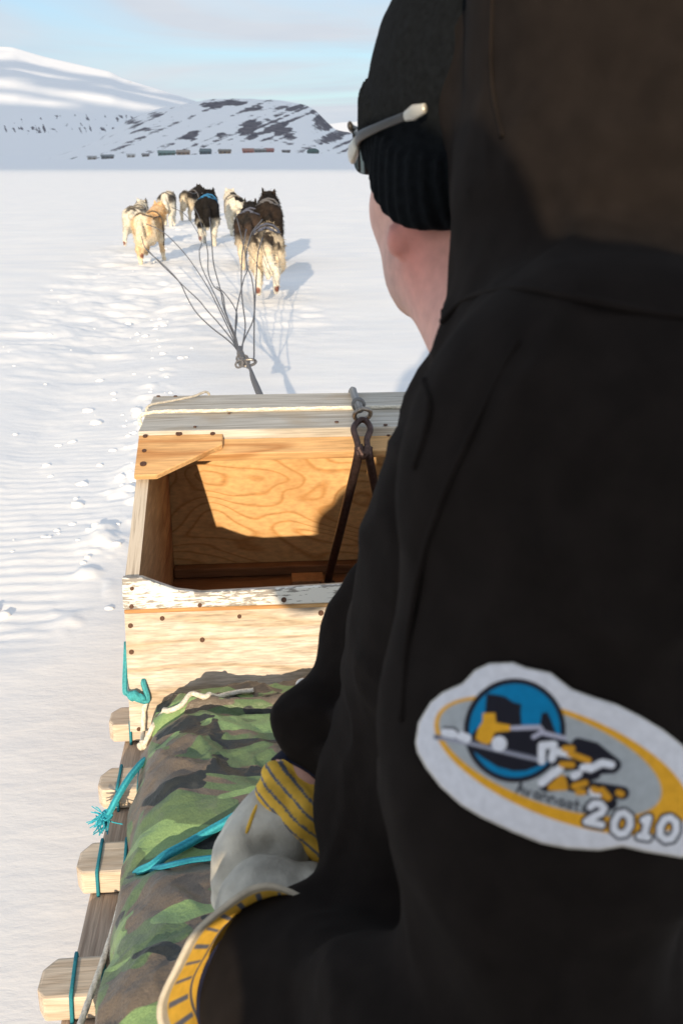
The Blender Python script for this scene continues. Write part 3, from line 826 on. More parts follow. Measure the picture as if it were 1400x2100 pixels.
# rear panel, leaning a little, with the dipped mouth edge
PN = np.cross((1, 0, 0), (0, YT-YB, ZT-ZB0)); PN = PN/np.linalg.norm(PN)   # points to the viewer (-Y)
if PN[1] > 0: PN = -PN
def rp(px, py): return on_plane(px, py, (0, YB, ZB0), PN)
def rear(x, s): return np.array([x, YB+(YT-YB)*s, ZB0+(ZT-ZB0)*s])
dip = [(-.26, 1.0), (-.226, 1.0), (-.195, .955), (-.165, .915), (-.12, .893), (0, .902), (.14, .915), (.30, .905), (.42, .90), (.455, .925), (.48, .965), (.508, 1.0), (.54, 1.0)]
V, Fc = prism([rear(x, s-.004) for x, s in dip]+[rear(BX1, 0), rear(BX0, 0)], -PN, .012)
o = mesh('rear_panel', V, Fc, M['ply_rear'], wb)
V, Fc = prism([rear(x, s)+PN*.0135 for x, s in dip]+[rear(BX1, .80)+PN*.0135, rear(BX0, .80)+PN*.0135], -PN, .0125)
o = mesh('rim_board', V, Fc, M['chipped'], wb); bevel(o, .002, 1)
# pale strip under the painted rim board
V, Fc = prism([rear(BX0+.001, .798)+PN*.0100, rear(BX1-.001, .798)+PN*.0100, rear(BX1-.001, .772)+PN*.0100, rear(BX0+.001, .772)+PN*.0100], -PN, .0095)
o = mesh('batten', V, Fc, M['pine'], wb); bevel(o, .0015, 1)
# front panel inside
V, Fc = prism([(BX0+th, 2.362, ZB0), (BX1-th, 2.362, ZB0), (BX1-th, 2.366, ZD-.024), (BX0+th, 2.366, ZD-.024)], (0, 1, 0), .014)
mesh('front_panel', V, Fc, M['ply_in'], wb)
# floor boards
yb_ = [1.66, 1.80, 1.945, 2.09, 2.23, 2.36]
for a_, b_ in zip(yb_[:-1], yb_[1:]):
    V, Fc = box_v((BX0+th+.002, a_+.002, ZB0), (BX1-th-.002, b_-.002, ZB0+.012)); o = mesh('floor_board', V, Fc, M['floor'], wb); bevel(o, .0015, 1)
# ledge at the foot of the front panel
V, Fc = box_v((BX0+th+.003, 2.325, ZB0+.013), (BX1-th-.003, 2.360, ZB0+.038)); o = mesh('ledge', V, Fc, M['floor'], wb); bevel(o, .003, 1)
# deck: two weathered planks
for a_, b_, dz in ((YD0-.006, 2.214, 0), (2.2165, YD1+.004, .0015)):
    V, Fc = box_v((BX0-.001, a_, ZD-.022), (BX1+.001, b_, ZD+dz)); o = mesh('deck_plank', V, Fc, M['grey'], wb); bevel(o, .003, 2)
# header board and gussets lie in the slanting plane of the mouth
sd = np.array([0, YT-YD0, ZT-(ZD-.022)]); sd = sd/np.linalg.norm(sd)          # down the slope, towards the viewer
sn = np.cross((1, 0, 0), sd); sn = sn/np.linalg.norm(sn)
if sn[1] > 0: sn = -sn
H0 = np.array([0, YD0-.003, ZD-.0235])
def hp(x, s, up=0): return np.array([x, 0, 0])+H0*[0, 1, 1]+sd*s+sn*up
V, Fc = prism([hp(BX0, 0, .004), hp(BX1, 0, .004), hp(BX1, .052, .004), hp(BX0, .052, .004)], -sn, .020)
o = mesh('header_board', V, Fc, M['pine'], wb); bevel(o, .002, 1)
for m_ in (1, -1):
    X = (lambda x: x) if m_ > 0 else (lambda x: BX0+BX1-x)
    pl = [(BX0+.0005, 0), (-.085, 0), (-.085, .036), (-.215, .132), (BX0+.0005, .132)]
    V, Fc = prism([hp(X(x), s, .0175) for x, s in pl][::m_], -sn, .013)
    o = mesh('gusset', V, Fc, M['pine'], wb); bevel(o, .0018, 1)
# screws
def disc(r, h, n=10):
    V = [(0, 0, h)]+[(r*math.cos(2*math.pi*k/n), r*math.sin(2*math.pi*k/n), h) for k in range(n)]+[(r*1.05*math.cos(2*math.pi*k/n), r*1.05*math.sin(2*math.pi*k/n), 0) for k in range(n)]
    Fc = [(0, 1+k, 1+(k+1) % n) for k in range(n)]+[(1+k, 1+n+k, 1+n+(k+1) % n, 1+(k+1) % n) for k in range(n)]
    return V, Fc
sm = bpy.data.meshes.new('screw'); v, f = disc(.0046, .0022); sm.from_pydata(v, [], f); sm.materials.append(M['screw'])
def screw(p, n, s=1.0):
    s *= .82+.4*random.random()
    o = bpy.data.objects.new('screw', sm); COL.objects.link(o); o.parent = wb; WLOC[o] = WLOC[wb]
    o.location = np.asarray(p)-WLOC[wb]; o.rotation_euler = Vector(n).to_track_quat('Z', 'Y').to_euler(); o.scale = (s, s, 1)
for x, y in ((333, 1268), (491, 1264), (658, 1257), (415, 1312), (268, 1283), (270, 1337), (285, 1495)):
    screw(rp(x, y)+PN*.0003, PN, .95 if x != 415 else .8)
for x, y in ((271, 1207), (270, 1244), (410, 1241), (582, 1230)):
    p = on_plane(x, y, np.array([0, YB, ZB0])+PN*.0137, PN); screw(p, PN, .9)
for x, y in ((298, 895), (367, 890), (436, 890), (296, 925), (294, 952)):
    p = on_plane(x, y, H0+sn*.0177, sn); screw(p, sn, 1.2)
    q = p.copy(); q[0] = BX0+BX1-q[0]; screw(q, sn, 1.2)
for x, y in ((493, 893), (640, 890), (796, 893)): screw(on_plane(x, y, H0+sn*.0042, sn), sn, .8)
for x in (.25, .33, .40, .47):
    screw(rear(x, .75)+PN*.0003, PN); 
for x, y in ((400, 876), (470, 848), (690, 866), (790, 872), (325, 813), (360, 813)):
    screw(on_plane(x, y, (0, 0, ZD+.0017), (0, 0, 1)), (0, 0, 1), .8)
# loose wood block on the box floor
c_ = ground(632, 1203, .2205)
V, Fc = box_v((c_[0]-.040, c_[1]-.02, .2205), (c_[0]+.038, c_[1]+.035, .244)); o = mesh('wood_block', V, Fc, M['block'], base=(c_[0], c_[1], .2205)); bevel(o, .002, 2)
tag(o, 'small brown wood block lying on the floor of the plywood box', 'block')

# ---- iron fork with ring
hook = empty('iron_fork', (.205, 2.05, .68), 'rusty forged iron fork hanging over the box header into the box', 'iron hook')
def onp(px, py, y, z=None): return on_y(px, py, y)
loop = [onp(755, 925, 1.985), onp(752, 902, 2.0), onp(759, 880, 2.02), onp(751, 864, 2.045), onp(738, 862, 2.048), onp(725, 878, 2.02), onp(731, 902, 2.0), onp(736, 925, 1.985)]
V, Fc = tube(smooth_path(loop, 8), .0068, 10); mesh('loop', V, Fc, M['iron'], hook, smooth=True)
V, Fc = tube(smooth_path([onp(736, 918, 1.99), onp(732, 945, 1.995), onp(713, 1025, 2.05), onp(691, 1115, 2.13), onp(675, 1178, 2.205), onp(672, 1193, 2.225)], 8), .0098, 10); mesh('arm', V, Fc, M['iron'], hook, smooth=True)
V, Fc = tube(smooth_path([onp(754, 918, 1.99), onp(758, 945, 1.995), onp(774, 1025, 2.05), onp(798, 1115, 2.13), onp(816, 1185, 2.22)], 8), .0095, 10); mesh('arm', V, Fc, M['iron'], hook, smooth=True)
V, Fc = tube(smooth_path([onp(734, 914, 1.992), onp(745, 934, 1.985), onp(756, 914, 1.992)], 6), .0100, 8); mesh('weld', V, Fc, M['iron'], hook, smooth=True)
fp = onp(671, 1195, 2.225)
mesh('foot', *nets(lambda P: smin(ell(P, fp, (.016, .016, .008)), cap(P, fp+[.012, 0, -.004], fp+[-.012, .004, -.004], .008), .008), fp-.03, fp+.03, .003), M['iron'], hook, smooth=True)
rc = on_y(743, 850, 2.055)
ang = np.linspace(0, 2*math.pi, 28, endpoint=False)
ringp = np.array([rc + .021*math.cos(a)*np.array([.75, -.15, .35]) + .021*math.sin(a)*np.array([-.35, -.55, .62]) for a in ang])
V, Fc = tube(ringp, .0050, 10, closed=True)
o = mesh('shackle', V, Fc, M['steel'], smooth=True, base=rc); tag(o, 'worn steel shackle joining the iron fork and the grey tow rope', 'shackle')
rope('tow_rope', [on_y(738, 842, 2.085), on_y(733, 832, 2.11)+[0, 0, .006], on_y(727, 816, 2.24)+[0, 0, .004], on_y(722, 801, 2.38), (on_y(720, 799, 2.40)+[0, .03, -.06])], .0085, ((.20, .20, .20), (.33, .33, .33)), M['rope'], base=on_y(733, 832, 2.11))
tag(bpy.data.objects['tow_rope'], 'thick grey rope tied to the shackle and running over the weathered deck', 'rope')
kn = on_y(735, 834, 2.105)+[0, 0, .004]
aa = np.linspace(0, 6*math.pi, 50)
dirn = (on_y(727, 816, 2.24)-on_y(738, 842, 2.085)); dirn /= np.linalg.norm(dirn)
e1 = np.cross(dirn, (0, 0, 1)); e1 /= np.linalg.norm(e1); e2 = np.cross(e1, dirn)
P = np.array([kn + dirn*(.022*(a/(6*math.pi))-.006) + .011*(math.cos(a)*e1+math.sin(a)*e2) for a in aa])
V, Fc = tube(P, .0045, 8); o = mesh('knot', V, Fc, M['rope'], bpy.data.objects['tow_rope'], smooth=True, col=np.tile([[.17, .17, .17]], (len(V), 1)))

# white cord over the deck
zt = ZD+.006
rope('deck_rope', [(BX0-.004, 2.16, .56), (BX0-.006, 2.175, .64), (BX0+.002, 2.19, zt), (-.1, 2.205, zt), (.1, 2.212, zt), (.36, 2.208, zt), (BX1, 2.2, zt), (BX1+.006, 2.195, .62)], .0042, ((.62, .58, .48), (.78, .74, .64)), M['rope'], braid=False)
tag(bpy.data.objects['deck_rope'], 'white cord stretched straight across the weathered box deck', 'cord')
rope('corner_cord', [(BX0-.005, 2.235, .60), (BX0-.005, 2.245, .66), (BX0+.003, 2.26, zt+.002), (-.215, 2.30, zt+.002), (-.165, 2.345, zt+.002), (-.13, 2.392, zt), (-.125, 2.40, .62)], .0030, ((.50, .46, .38), (.60, .55, .47)), M['rope'], braid=False)
tag(bpy.data.objects['corner_cord'], 'short pale cord cutting across the far left corner of the box deck', 'cord')

# ================================================================== LOAD
def tarp_h(X, Y):
    u = (X+.215)/(.50+.215)            # 0 left .. 1 right
    edge_l = sstep(-.245, -.13, X); edge_r = sstep(.53, .38, X)
    h = .262 + .060*edge_l*edge_r
    h += .006*np.exp(-((Y-1.36)/.16)**2)*edge_l
    h -= .030*np.exp(-((Y-(1.17+.10*X))/.045)**2)*edge_l          # where the blue rope bites in
    h += .020*np.exp(-((Y-.95)/.14)**2)*edge_l
    # front lip hangs lower against the box
    h -= .028*sstep(1.46, 1.63, Y)*(.5+.5*sstep(.2, -.2, X))
    Q = np.stack([X, Y, 0*X], 1)
    h += .010*fbm(Q*[4, 11, 1], 3, 300)
    rid = 1-np.abs(fbm(Q*[5.5, 9, 1]+[3, 1, 0], 3, 310))*2.2
    h += .010*np.clip(rid, 0, 1)**2.0
    rid2 = 1-np.abs(fbm((Q@np.array([[.6, .8, 0], [-.8, .6, 0], [0, 0, 1]]))*[4, 15, 1], 3, 330))*2.4
    h += .009*np.clip(rid2, 0, 1)**2.2
    rid3 = 1-np.abs(fbm((Q@np.array([[.9, -.4, 0], [.4, .9, 0], [0, 0, 1]]))*[11, 26, 1], 2, 340))*2.6
    h += .0042*np.clip(rid3, 0, 1)**2
    # long fold across the bundle near its front
    fl = Y-(1.505-.05*X+.10*(X+.05)**2)
    h += .016*np.exp(-((fl-.012)/.016)**2)-.020*np.exp(-((fl+.010)/.009)**2)
    return h
nx, ny = 230, 330
xs = np.linspace(-.19, .53, nx); ys = np.linspace(-.45, 1.615, ny)
XX, YY = np.meshgrid(xs, ys, indexing='ij')
ZZ = tarp_h(XX.ravel(), YY.ravel())
TV = np.stack([XX.ravel(), YY.ravel(), ZZ], 1).reshape(nx, ny, 3)
def lap(P, dx, dy, k):      # one skirt row: outward then down to the slats
    return P
left = []
for k, (dx, fz) in enumerate(((-.010, .90), (-.017, .72), (-.021, .48), (-.023, .24), (-.022, .0))):
    row = TV[0].copy(); w_ = .006*vnoise(np.stack([row[:, 1]*16, 0*row[:, 1]+k*.4, 0*row[:, 1]], 1), 320)
    row[:, 0] += dx + w_ - .010*np.exp(-((row[:, 1]-1.4)/.2)**2)*(k > 1) ; row[:, 2] = .209+(row[:, 2]-.209)*fz
    left.append(row)
right = []
for k, (dx, fz) in enumerate(((.010, .90), (.017, .72), (.021, .4), (.022, .0))):
    row = TV[-1].copy(); row[:, 0] += dx; row[:, 2] = .209+(row[:, 2]-.209)*fz; right.append(row)
G = np.concatenate([np.array(left[::-1]), TV, np.array(right)])
front = []
for k, (dy, fz) in enumerate(((.007, .93), (.011, .80), (.013, .5), (.013, .0))):
    row = G[:, -1].copy(); row[:, 1] += dy; row[:, 2] = .209+(row[:, 2]-.209)*fz; front.append(row)
back = []
for k, (dy, fz) in enumerate(((-.03, .9), (-.05, .5), (-.05, .0))):
    row = G[:, 0].copy(); row[:, 1] += dy; row[:, 2] = .209+(row[:, 2]-.209)*fz; back.append(row)
G = np.concatenate([np.array(back[::-1]).transpose(1, 0, 2), G, np.array(front).transpose(1, 0, 2)], 1)
a_, b_ = G.shape[:2]
ii, jj = np.meshgrid(np.arange(a_-1), np.arange(b_-1), indexing='ij')
Fq = np.stack([ii*b_+jj, (ii+1)*b_+jj, (ii+1)*b_+jj+1, ii*b_+jj+1], -1).reshape(-1, 4)
tarp = empty('tarp_bundle', (XC, .9, .209), 'camouflage tarpaulin wrapped round the load behind the box', 'tarp')
mesh('tarp_sheet', G.reshape(-1, 3), Fq, M['camo'], tarp, smooth=True)
def tarp_z(x, y): return float(tarp_h(np.array([x]), np.array([y]))[0])
gp = on_y(622, 1414, 1.585); gp[2] = tarp_z(gp[0], gp[1])+.003
P = np.array([gp+[.011*math.cos(a), .010*math.sin(a), .004*math.sin(a)+.002] for a in np.linspace(0, 2*math.pi, 20, endpoint=False)])
V, Fc = tube(P, .0032, 8, closed=True); mesh('grommet', V, Fc, M['grommet'], tarp, smooth=True)
# ropes over the load
BL = ((.010, .22, .30), (.05, .42, .50))
def ontarp(px, py, dz=.006):
    p = ground(px, py, .33)
    for _ in range(6): p = ground(px, py, tarp_z(np.clip(p[0], -.19, .5), p[1])+dz)
    return p
pp = [ground(266, 1822, .222), ground(270, 1806, .25), ground(284, 1790, .285)]+[ontarp(x, y, .011) for x, y in ((312, 1770), (345, 1752), (390, 1728), (422, 1709), (455, 1690), (488, 1673), (520, 1658), (600, 1632))]
rope('blue_rope', pp, .0066, BL, M['rope'], drape=tarp_h, base=pp[1]); tag(bpy.data.objects['blue_rope'], 'braided blue rope running across the camouflage tarp to the gloves', 'rope')
pp = [ground(268, 1826, .218), ground(274, 1808, .25), ground(300, 1790, .292)]+[ontarp(x, y, .006) for x, y in ((345, 1774), (400, 1764), (455, 1757), (560, 1745))]
rope('thin_rope', pp, .0040, ((.008, .16, .26), (.02, .27, .38)), M['rope'], drape=tarp_h, base=pp[1]); tag(bpy.data.objects['thin_rope'], 'thinner blue cord just below the braided rope on the tarp', 'cord')
pp = [ground(302, 1556, .262), ground(288, 1568, .265), ground(264, 1598, .262), ground(240, 1638, .245), ground(226, 1664, .225), ground(217, 1676, .215)]
tl = rope('rope_tail', pp, .0056, BL, M['rope'], base=pp[2]); tag(tl, 'loose braided blue rope end with a frayed tip hanging over the crossbars', 'rope')
VV, FF = [], []; k = 0
e0 = pp[-1]
for i in range(70):
    d_ = np.array([-.62, -.28, -.25])+rng.normal(0, .55, 3); d_ /= np.linalg.norm(d_)
    L = rng.uniform(.010, .026)
    q = [e0+rng.normal(0, .0025, 3), e0+d_*L*.5+rng.normal(0, .003, 3), e0+d_*L+rng.normal(0, .005, 3)-[0, 0, .004]]
    V, Fc = tube(smooth_path(q, 4), .0011, 4); VV.append(V); FF += [tuple(x+k for x in f_) for f_ in Fc]; k += len(V)
V = np.concatenate(VV); mesh('frayed_tip', V, FF, M['rope'], tl, col=np.tile([[.03, .36, .48]], (len(V), 1)))
V, Fc = nets(lambda P: ell(P, e0+[.002, .003, .002], (.010, .012, .008)), e0-.02, e0+.02, .003)
mesh('whipping', V, Fc, M['rope'], tl, smooth=True, col=np.tile([[.01, .26, .36]], (len(V), 1)))
# blue tie at the lower left corner of the box
pp = [np.array([BX0-.004, 1.70, .36]), rp(262, 1408)+PN*.008+[-.004, 0, 0], rp(264, 1418)+PN*.012, rp(276, 1424)+PN*.016, rp(290, 1430)+PN*.016, rp(303, 1434)+PN*.012, rp(304, 1425)+PN*.009, rp(299, 1410)+PN*.008, rp(295, 1398)+PN*.006, rp(295, 1396)-PN*.004]
bt = rope('blue_tie', pp, .0050, ((.03, .25, .29), (.08, .40, .43)), M['rope'], base=pp[3]); tag(bt, 'knotted turquoise tie through a hole at the lower left of the box', 'rope')
kc = rp(277, 1422)+PN*.014
V, Fc = nets(lambda P: smin(ell(P, kc, (.013, .009, .010)), ell(P, kc+[.012, -.002, -.005], (.010, .007, .007)), .004)+.0012*np.sin(P[:, 0]*700+P[:, 2]*500), kc-.03, kc+.03, .0025)
mesh('knot', V, Fc, M['rope'], bt, smooth=True, col=np.tile([[.05, .34, .38]], (len(V), 1)))
# white cord holding the front of the tarp
pp = [rp(303, 1433)+PN*.012, rp(297, 1452)+PN*.010, rp(296, 1478)+PN*.012, rp(296, 1502)+PN*.02, ground(293, 1528, .245), ground(300, 1520, .262), ground(312, 1492, .285), ontarp(330, 1472, .012), ontarp(348, 1458, .011), ontarp(370, 1448, .010), ontarp(395, 1440, .009), ontarp(420, 1434, .009), ontarp(445, 1429, .008), ontarp(480, 1422, .006), ontarp(520, 1415, .004)]
wc = rope('white_tie', pp, .0046, ((.66, .60, .48), (.80, .74, .63)), M['rope'], braid=False, drape=tarp_h, base=pp[4]); tag(wc, 'off white cord looping from the blue tie over the front edge of the tarp', 'cord')
kc2 = ground(294, 1528, .25)
V, Fc = nets(lambda P: ell(P, kc2, (.010, .010, .009))+.0015*np.sin(P[:, 0]*600+P[:, 1]*500), kc2-.02, kc2+.02, .0025)
mesh('knot', V, Fc, M['rope'], wc, smooth=True, col=np.tile([[.70, .62, .50]], (len(V), 1)))
pp = [ground(x, y, .216) for x, y in ((278, 1690), (277, 1745), (262, 1800), (250, 1850), (236, 1905), (213, 1975), (190, 2040), (165, 2110), (120, 2230))]
pp = [p-[.002, 0, 0] for p in pp]
ec = rope('edge_cord', pp, .0042, ((.46, .46, .42), (.62, .61, .57)), M['rope'], braid=False, base=pp[3]); tag(ec, 'grey white cord lying along the lower left edge of the tarp', 'cord')

# ================================================================== DRIVER
HC = np.array([.174, .790, 1.190])
GA = math.radians(-25); GP = math.radians(-6)
hf = np.array([math.sin(GA)*math.cos(GP), math.cos(GA)*math.cos(GP), math.sin(GP)])
hl = np.array([-math.cos(GA), math.sin(GA), 0.0])
hu = np.cross(hf, hl)*1.0
if hu[2] < 0: hu = -hu
HR = np.stack([hl, hf, hu])                 # rows: left, forward, up
def hloc(P): return (P-HC)@HR.T
def hw(l, f, u): return HC + l*hl + f*hf + u*hu
def head_sdf(P):
    q = hloc(P)
    d = ell(q, (0, -.012, .035), (.077, .098, .098))
    d = smin(d, ell(q, (0, .030, -.028), (.064, .068, .074)), .03)
    for s in (1, -1):
        d = smin(d, cap(q, (s*.058, -.010, -.050), (s*.020, .068, -.084), .019, .019), .03)
        d = smin(d, ell(q, (s*.036, .062, -.018), (.020, .020, .022)), .03)       # cheekbones
        d = smax(d, -ell(q, (s*.031, .100, .012), (.017, .013, .012)), .012)      # eye sockets
        ear = ell(q, (s*.0795, -.014, -.020), (.009, .020, .026), np.array([[math.cos(.45), -s*math.sin(.45), 0], [s*math.sin(.45), math.cos(.45), 0], [0, 0, 1]]))
        ear = smax(ear, -ell(q, (s*.0905, -.008, -.016), (.008, .012, .020)), .006)
        ear = smin(ear, ell(q, (s*.0855, -.005, -.0435), (.0070, .0095, .010)), .006)
        d = smin(d, ear, .0035)
    d = smin(d, cap(q, (0, .092, .008), (0, .116, -.026), .008, .013), .012)      # nose
    d = smin(d, ell(q, (0, .094, -.050), (.024, .012, .006)), .008)
    d = smin(d, ell(q, (0, .092, -.061), (.020, .011, .006)), .008)
    d = smin(d, ell(q, (0, .082, -.086), (.022, .018, .016)), .015)               # chin
    return d
N0, N1 = hw(-.012, -.035, -.055), at(1120, 770, .645)
CH = at(1050, 1100, .68); HIP = np.array([.30, .60, .46])
SHL, ELL_, WRL = at(1250, 955, .475), at(1070, 2230, .505), at(590, 2050, .695)
SHR, ELR, WRR = at(1000, 960, .86), at(790, 1400, .90), at(632, 1585, .865)
def body_sdf(P):
    d = head_sdf(P)
    d = smin(d, cap(P, N0, N1, .058, .052), .04)
    d = smin(d, cap(P, hw(.022, .012, -.066), at(1032, 765, .675), .044, .040), .03)
    d = smin(d, chain(P, [N1, CH, HIP], [.05, .07, .085], .04), .04)
    d = smin(d, chain(P, [CH*.4+N1*.6, SHL, ELL_, WRL, at(560, 1960, .75)], [.05, .04, .035, .028, .026], .02), .02)
    d = smin(d, chain(P, [CH*.4+N1*.6, SHR, ELR, WRR, at(575, 1690, .85)], [.05, .04, .034, .0255, .026], .02), .02)
    for s, knee, foot in ((1, (.23, .97, .43), (.56, 1.05, .40)), (-1, (.52, .66, .43), (.66, .95, .34))):
        d = smin(d, chain(P, [HIP, knee, foot], [.075, .05, .035], .03), .03)
    return d
v, f = nets(body_sdf, (-.12, .25, .26), (.74, 1.13, 1.42), .0048)
q = hloc(v)
stub = sstep(-.02, -.07, q[:, 2])*sstep(-.035, .02, q[:, 1])*sstep(-.15, -.11, q[:, 2])*(.85+.5*vnoise(v*260, 5))
skc = np.array([.60, .335, .27])[None]*np.ones((len(v), 1))
skc = skc*(1-.38*np.clip(stub, 0, 1)[:, None])+np.array([.16, .13, .12])*(.30*np.clip(stub, 0, 1)[:, None])
earm = np.exp(-((np.abs(q[:, 0])-.085)/.014)**2-((q[:, 1]+.012)/.03)**2-((q[:, 2]+.02)/.045)**2)
red = np.clip(earm*1.2 + .5*np.exp(-((q[:, 1]+.03)/.05)**2-((q[:, 2]+.075)/.05)**2), 0, 1)[:, None]
skc = skc*(1-red)+np.array([.58, .225, .18])*red
side_ = np.exp(-((q[:, 1]-.008)/.012)**2)*sstep(-.07, -.03, q[:, 2])*sstep(.03, -.01, q[:, 2])*(np.abs(q[:, 0]) > .05)    # sideburn
skc = skc*(1-.4*side_[:, None])+np.array([.13, .10, .085])*(.4*side_[:, None])
person = mesh('person', v, f, M['skin'], smooth=True, col=skc, base=(HIP[0], HIP[1], .33))
tag(person, 'man in black hoodie, beanie and yellow grey gloves riding on the sled', 'person')
eyew = simple('eye', (.7, .68, .65), .2, .05)
for s in (1, -1):
    c_ = hw(s*.031, .082, .013); vv, ff = nets(lambda P: np.linalg.norm(P-c_, axis=1)-.0115, c_-.015, c_+.015, .004)
    mesh('eye', vv, ff, eyew, person, smooth=True)

# ---- hoodie
RIM = [at(932, -160, .69), at(938, 60, .69), at(980, 230, .69), at(1046, 380, .685), at(1062, 520, .682), at(1064, 640, .682), at(1015, 735, .687), at(915, 800, .695)]
BACK = [at(1130, 900, .635), at(1090, 1120, .68), at(1050, 1380, .74), at(1015, 1670, .80), HIP+np.array([0, .02, -.04])]
def fold(P):
    w = .0045*fbm(P*[16, 16, 9], 3, 400) + .0045*np.clip(1-np.abs(fbm(P*[13, 9, 15], 2, 404))*3.2, 0, 1)**1.5
    # pull lines at the elbow, the armpit and down the side
    a = (P@np.array([.55, .2, .8]))*46 + 2.2*vnoise(P*7, 405)
    w = w + .0075*np.sin(a)*(.35+.65*np.clip(vnoise(P*5, 406)+.5, 0, 1))*sstep(.10, -.02, np.abs(P[:, 2]-.80)-.06)
    b = (P@np.array([.2, .75, -.6]))*38 + 2.4*vnoise(P*6, 409)
    return w + .0060*np.sin(b)*sstep(1.02, .90, P[:, 2])
def hoodie_sdf(P):
    d = chain(P, RIM, [.022, .022, .024, .026, .027, .026, .027, .021], .015)
    hood = ell(P, (.237, .625, 1.27), (.112, .112, .260))
    hood = smin(hood, ell(P, (.240, .60, 1.13), (.112, .105, .15)), .05)
    d = smin(d, hood, .055)
    d = smin(d, cap(P, at(1090, 690, .655), at(1240, 700, .56), .042, .06), .035)      # bunched collar under the hood
    d = smin(d, cap(P, at(940, 835, .70), at(1000, 960, .66), .028, .048), .025)
    d = smin(d, chain(P, BACK, [.075, .100, .118, .128, .125], .05), .045)
    arm = chain(P, [SHL, at(1135, 1520, .482), ELL_], [.084, .076, .072], .04)
    arm = smin(arm, cap(P, ELL_, WRL, .070, .056), .035)
    d = smin(d, cap(P, at(1190, 850, .56), SHL, .078, .084), .05)
    d = smin(d, arm, .055)
    armr = chain(P, [SHR, at(850, 1230, .885), at(750, 1380, .885), at(668, 1482, .862)], [.075, .052, .045, .038], .03)
    armr = smin(armr, cap(P, at(668, 1482, .862), at(664, 1515, .858), .037, .032), .015)
    d = smin(d, armr, .025)
    q = hloc(P)
    d = smax(d, -ell(q, (0, .024, .02), (.098, .122, .140)), .012)                  # room for the hat and head
    d = smax(d, -cap(P, hw(0, .02, -.06), hw(0, .04, -.11), .055), .012)
    return d - fold(P)
v, f = nets(hoodie_sdf, (-.14, .22, .33), (.60, 1.03, 1.56), .0062)
hoodie = mesh('hoodie', v, f, M['hoodie'], person, smooth=True)
tr = [( (.23, .97, .43), (.56, 1.05, .40)), ((.52, .66, .43), (.66, .95, .34))]
def trs(P):
    d = ell(P, HIP+[0, .02, -.02], (.16, .15, .12))
    d = smin(d, cap(P, (.25, .72, .42), at(742, 1765, .98), .085, .070), .04)
    for k_, f_ in tr:
        d = smin(d, chain(P, [HIP, k_, f_], [.105, .075, .060], .04), .04)
    return d-.003*fbm(P*[14, 14, 14], 3, 420)
v, f = nets(trs, (-.10, .36, .26), (.76, 1.18, .66), .009)
mesh('trousers', v, f, M['trousers'], person, smooth=True)

# seams of the hood and the sleeve
def on_cloth(px, py, lift=.0006):
    r_ = ray(px, py); t_ = .30
    for _ in range(70): t_ += hoodie_sdf((CAM+r_*t_)[None])[0]*.8
    return CAM+r_*(t_-lift)
for pts_ in (((1010, -60), (1008, 40), (1006, 120), (1012, 200), (1030, 280)), ((905, 660), (960, 610), (1060, 590), (1180, 610), (1330, 640), (1420, 650)), ((1060, 700), (980, 860), (915, 1000), (865, 1150), (835, 1320), (822, 1480)), ((868, 780), (880, 830), (868, 900), (848, 960))):
    Pq = smooth_path([on_cloth(*q_) for q_ in pts_], 12)
    V, Fc = tube(Pq, .0019, 6); mesh('seam', V, Fc, M['hoodie'], hoodie, smooth=True)
# ---- sewn patch on the sleeve
def pz(pts): return np.array([(820+x*.41429, 1320+y*.41429) for x, y in pts])
OUT = pz([(75,490),(90,390),(150,290),(210,240),(310,195),(370,130),(440,97),(560,92),(625,118),(745,143),(850,225),(960,265),(1070,300),(1190,360),(1300,425),(1400,505),(1450,580),(1480,700),(1485,880),(1450,1020),(1395,1062),(1330,1050),(1210,1030),(1100,1005),(980,1025),(830,1015),(700,990),(560,935),(400,860),(300,800),(200,710),(130,620),(85,540)])
def poly_sd(P, poly):
    n = len(poly); d = np.full(len(P), 1e9); ins = np.zeros(len(P), bool)
    for i in range(n):
        a, b_ = poly[i], poly[(i+1) % n]
        ab = b_-a; t_ = np.clip(((P-a)@ab)/(ab@ab), 0, 1)
        d = np.minimum(d, np.linalg.norm(P-a-t_[:, None]*ab, axis=1))
        c_ = ((a[1] > P[:, 1]) != (b_[1] > P[:, 1])) & (P[:, 0] < (b_[0]-a[0])*(P[:, 1]-a[1])/(b_[1]-a[1]+1e-12)+a[0])
        ins ^= c_
    return np.where(ins, -d, d)
def strokes(P, lines):
    d = np.full(len(P), 1e9)
    for L in lines:
        for a, b_ in zip(L[:-1], L[1:]):
            a = np.array(a, float); b_ = np.array(b_, float); ab = b_-a
            t_ = np.clip(((P-a)@ab)/max(ab@ab, 1e-9), 0, 1)
            d = np.minimum(d, np.linalg.norm(P-a-t_[:, None]*ab, axis=1))
    return d
def ellipse_sd(P, c, a, b, ang):
    ca, sa = math.cos(math.radians(ang)), math.sin(math.radians(ang))
    q = P-np.array(c); x = q[:, 0]*ca+q[:, 1]*sa; y = -q[:, 0]*sa+q[:, 1]*ca
    k = np.hypot(x/a, y/b); return (k-1)*min(a, b)
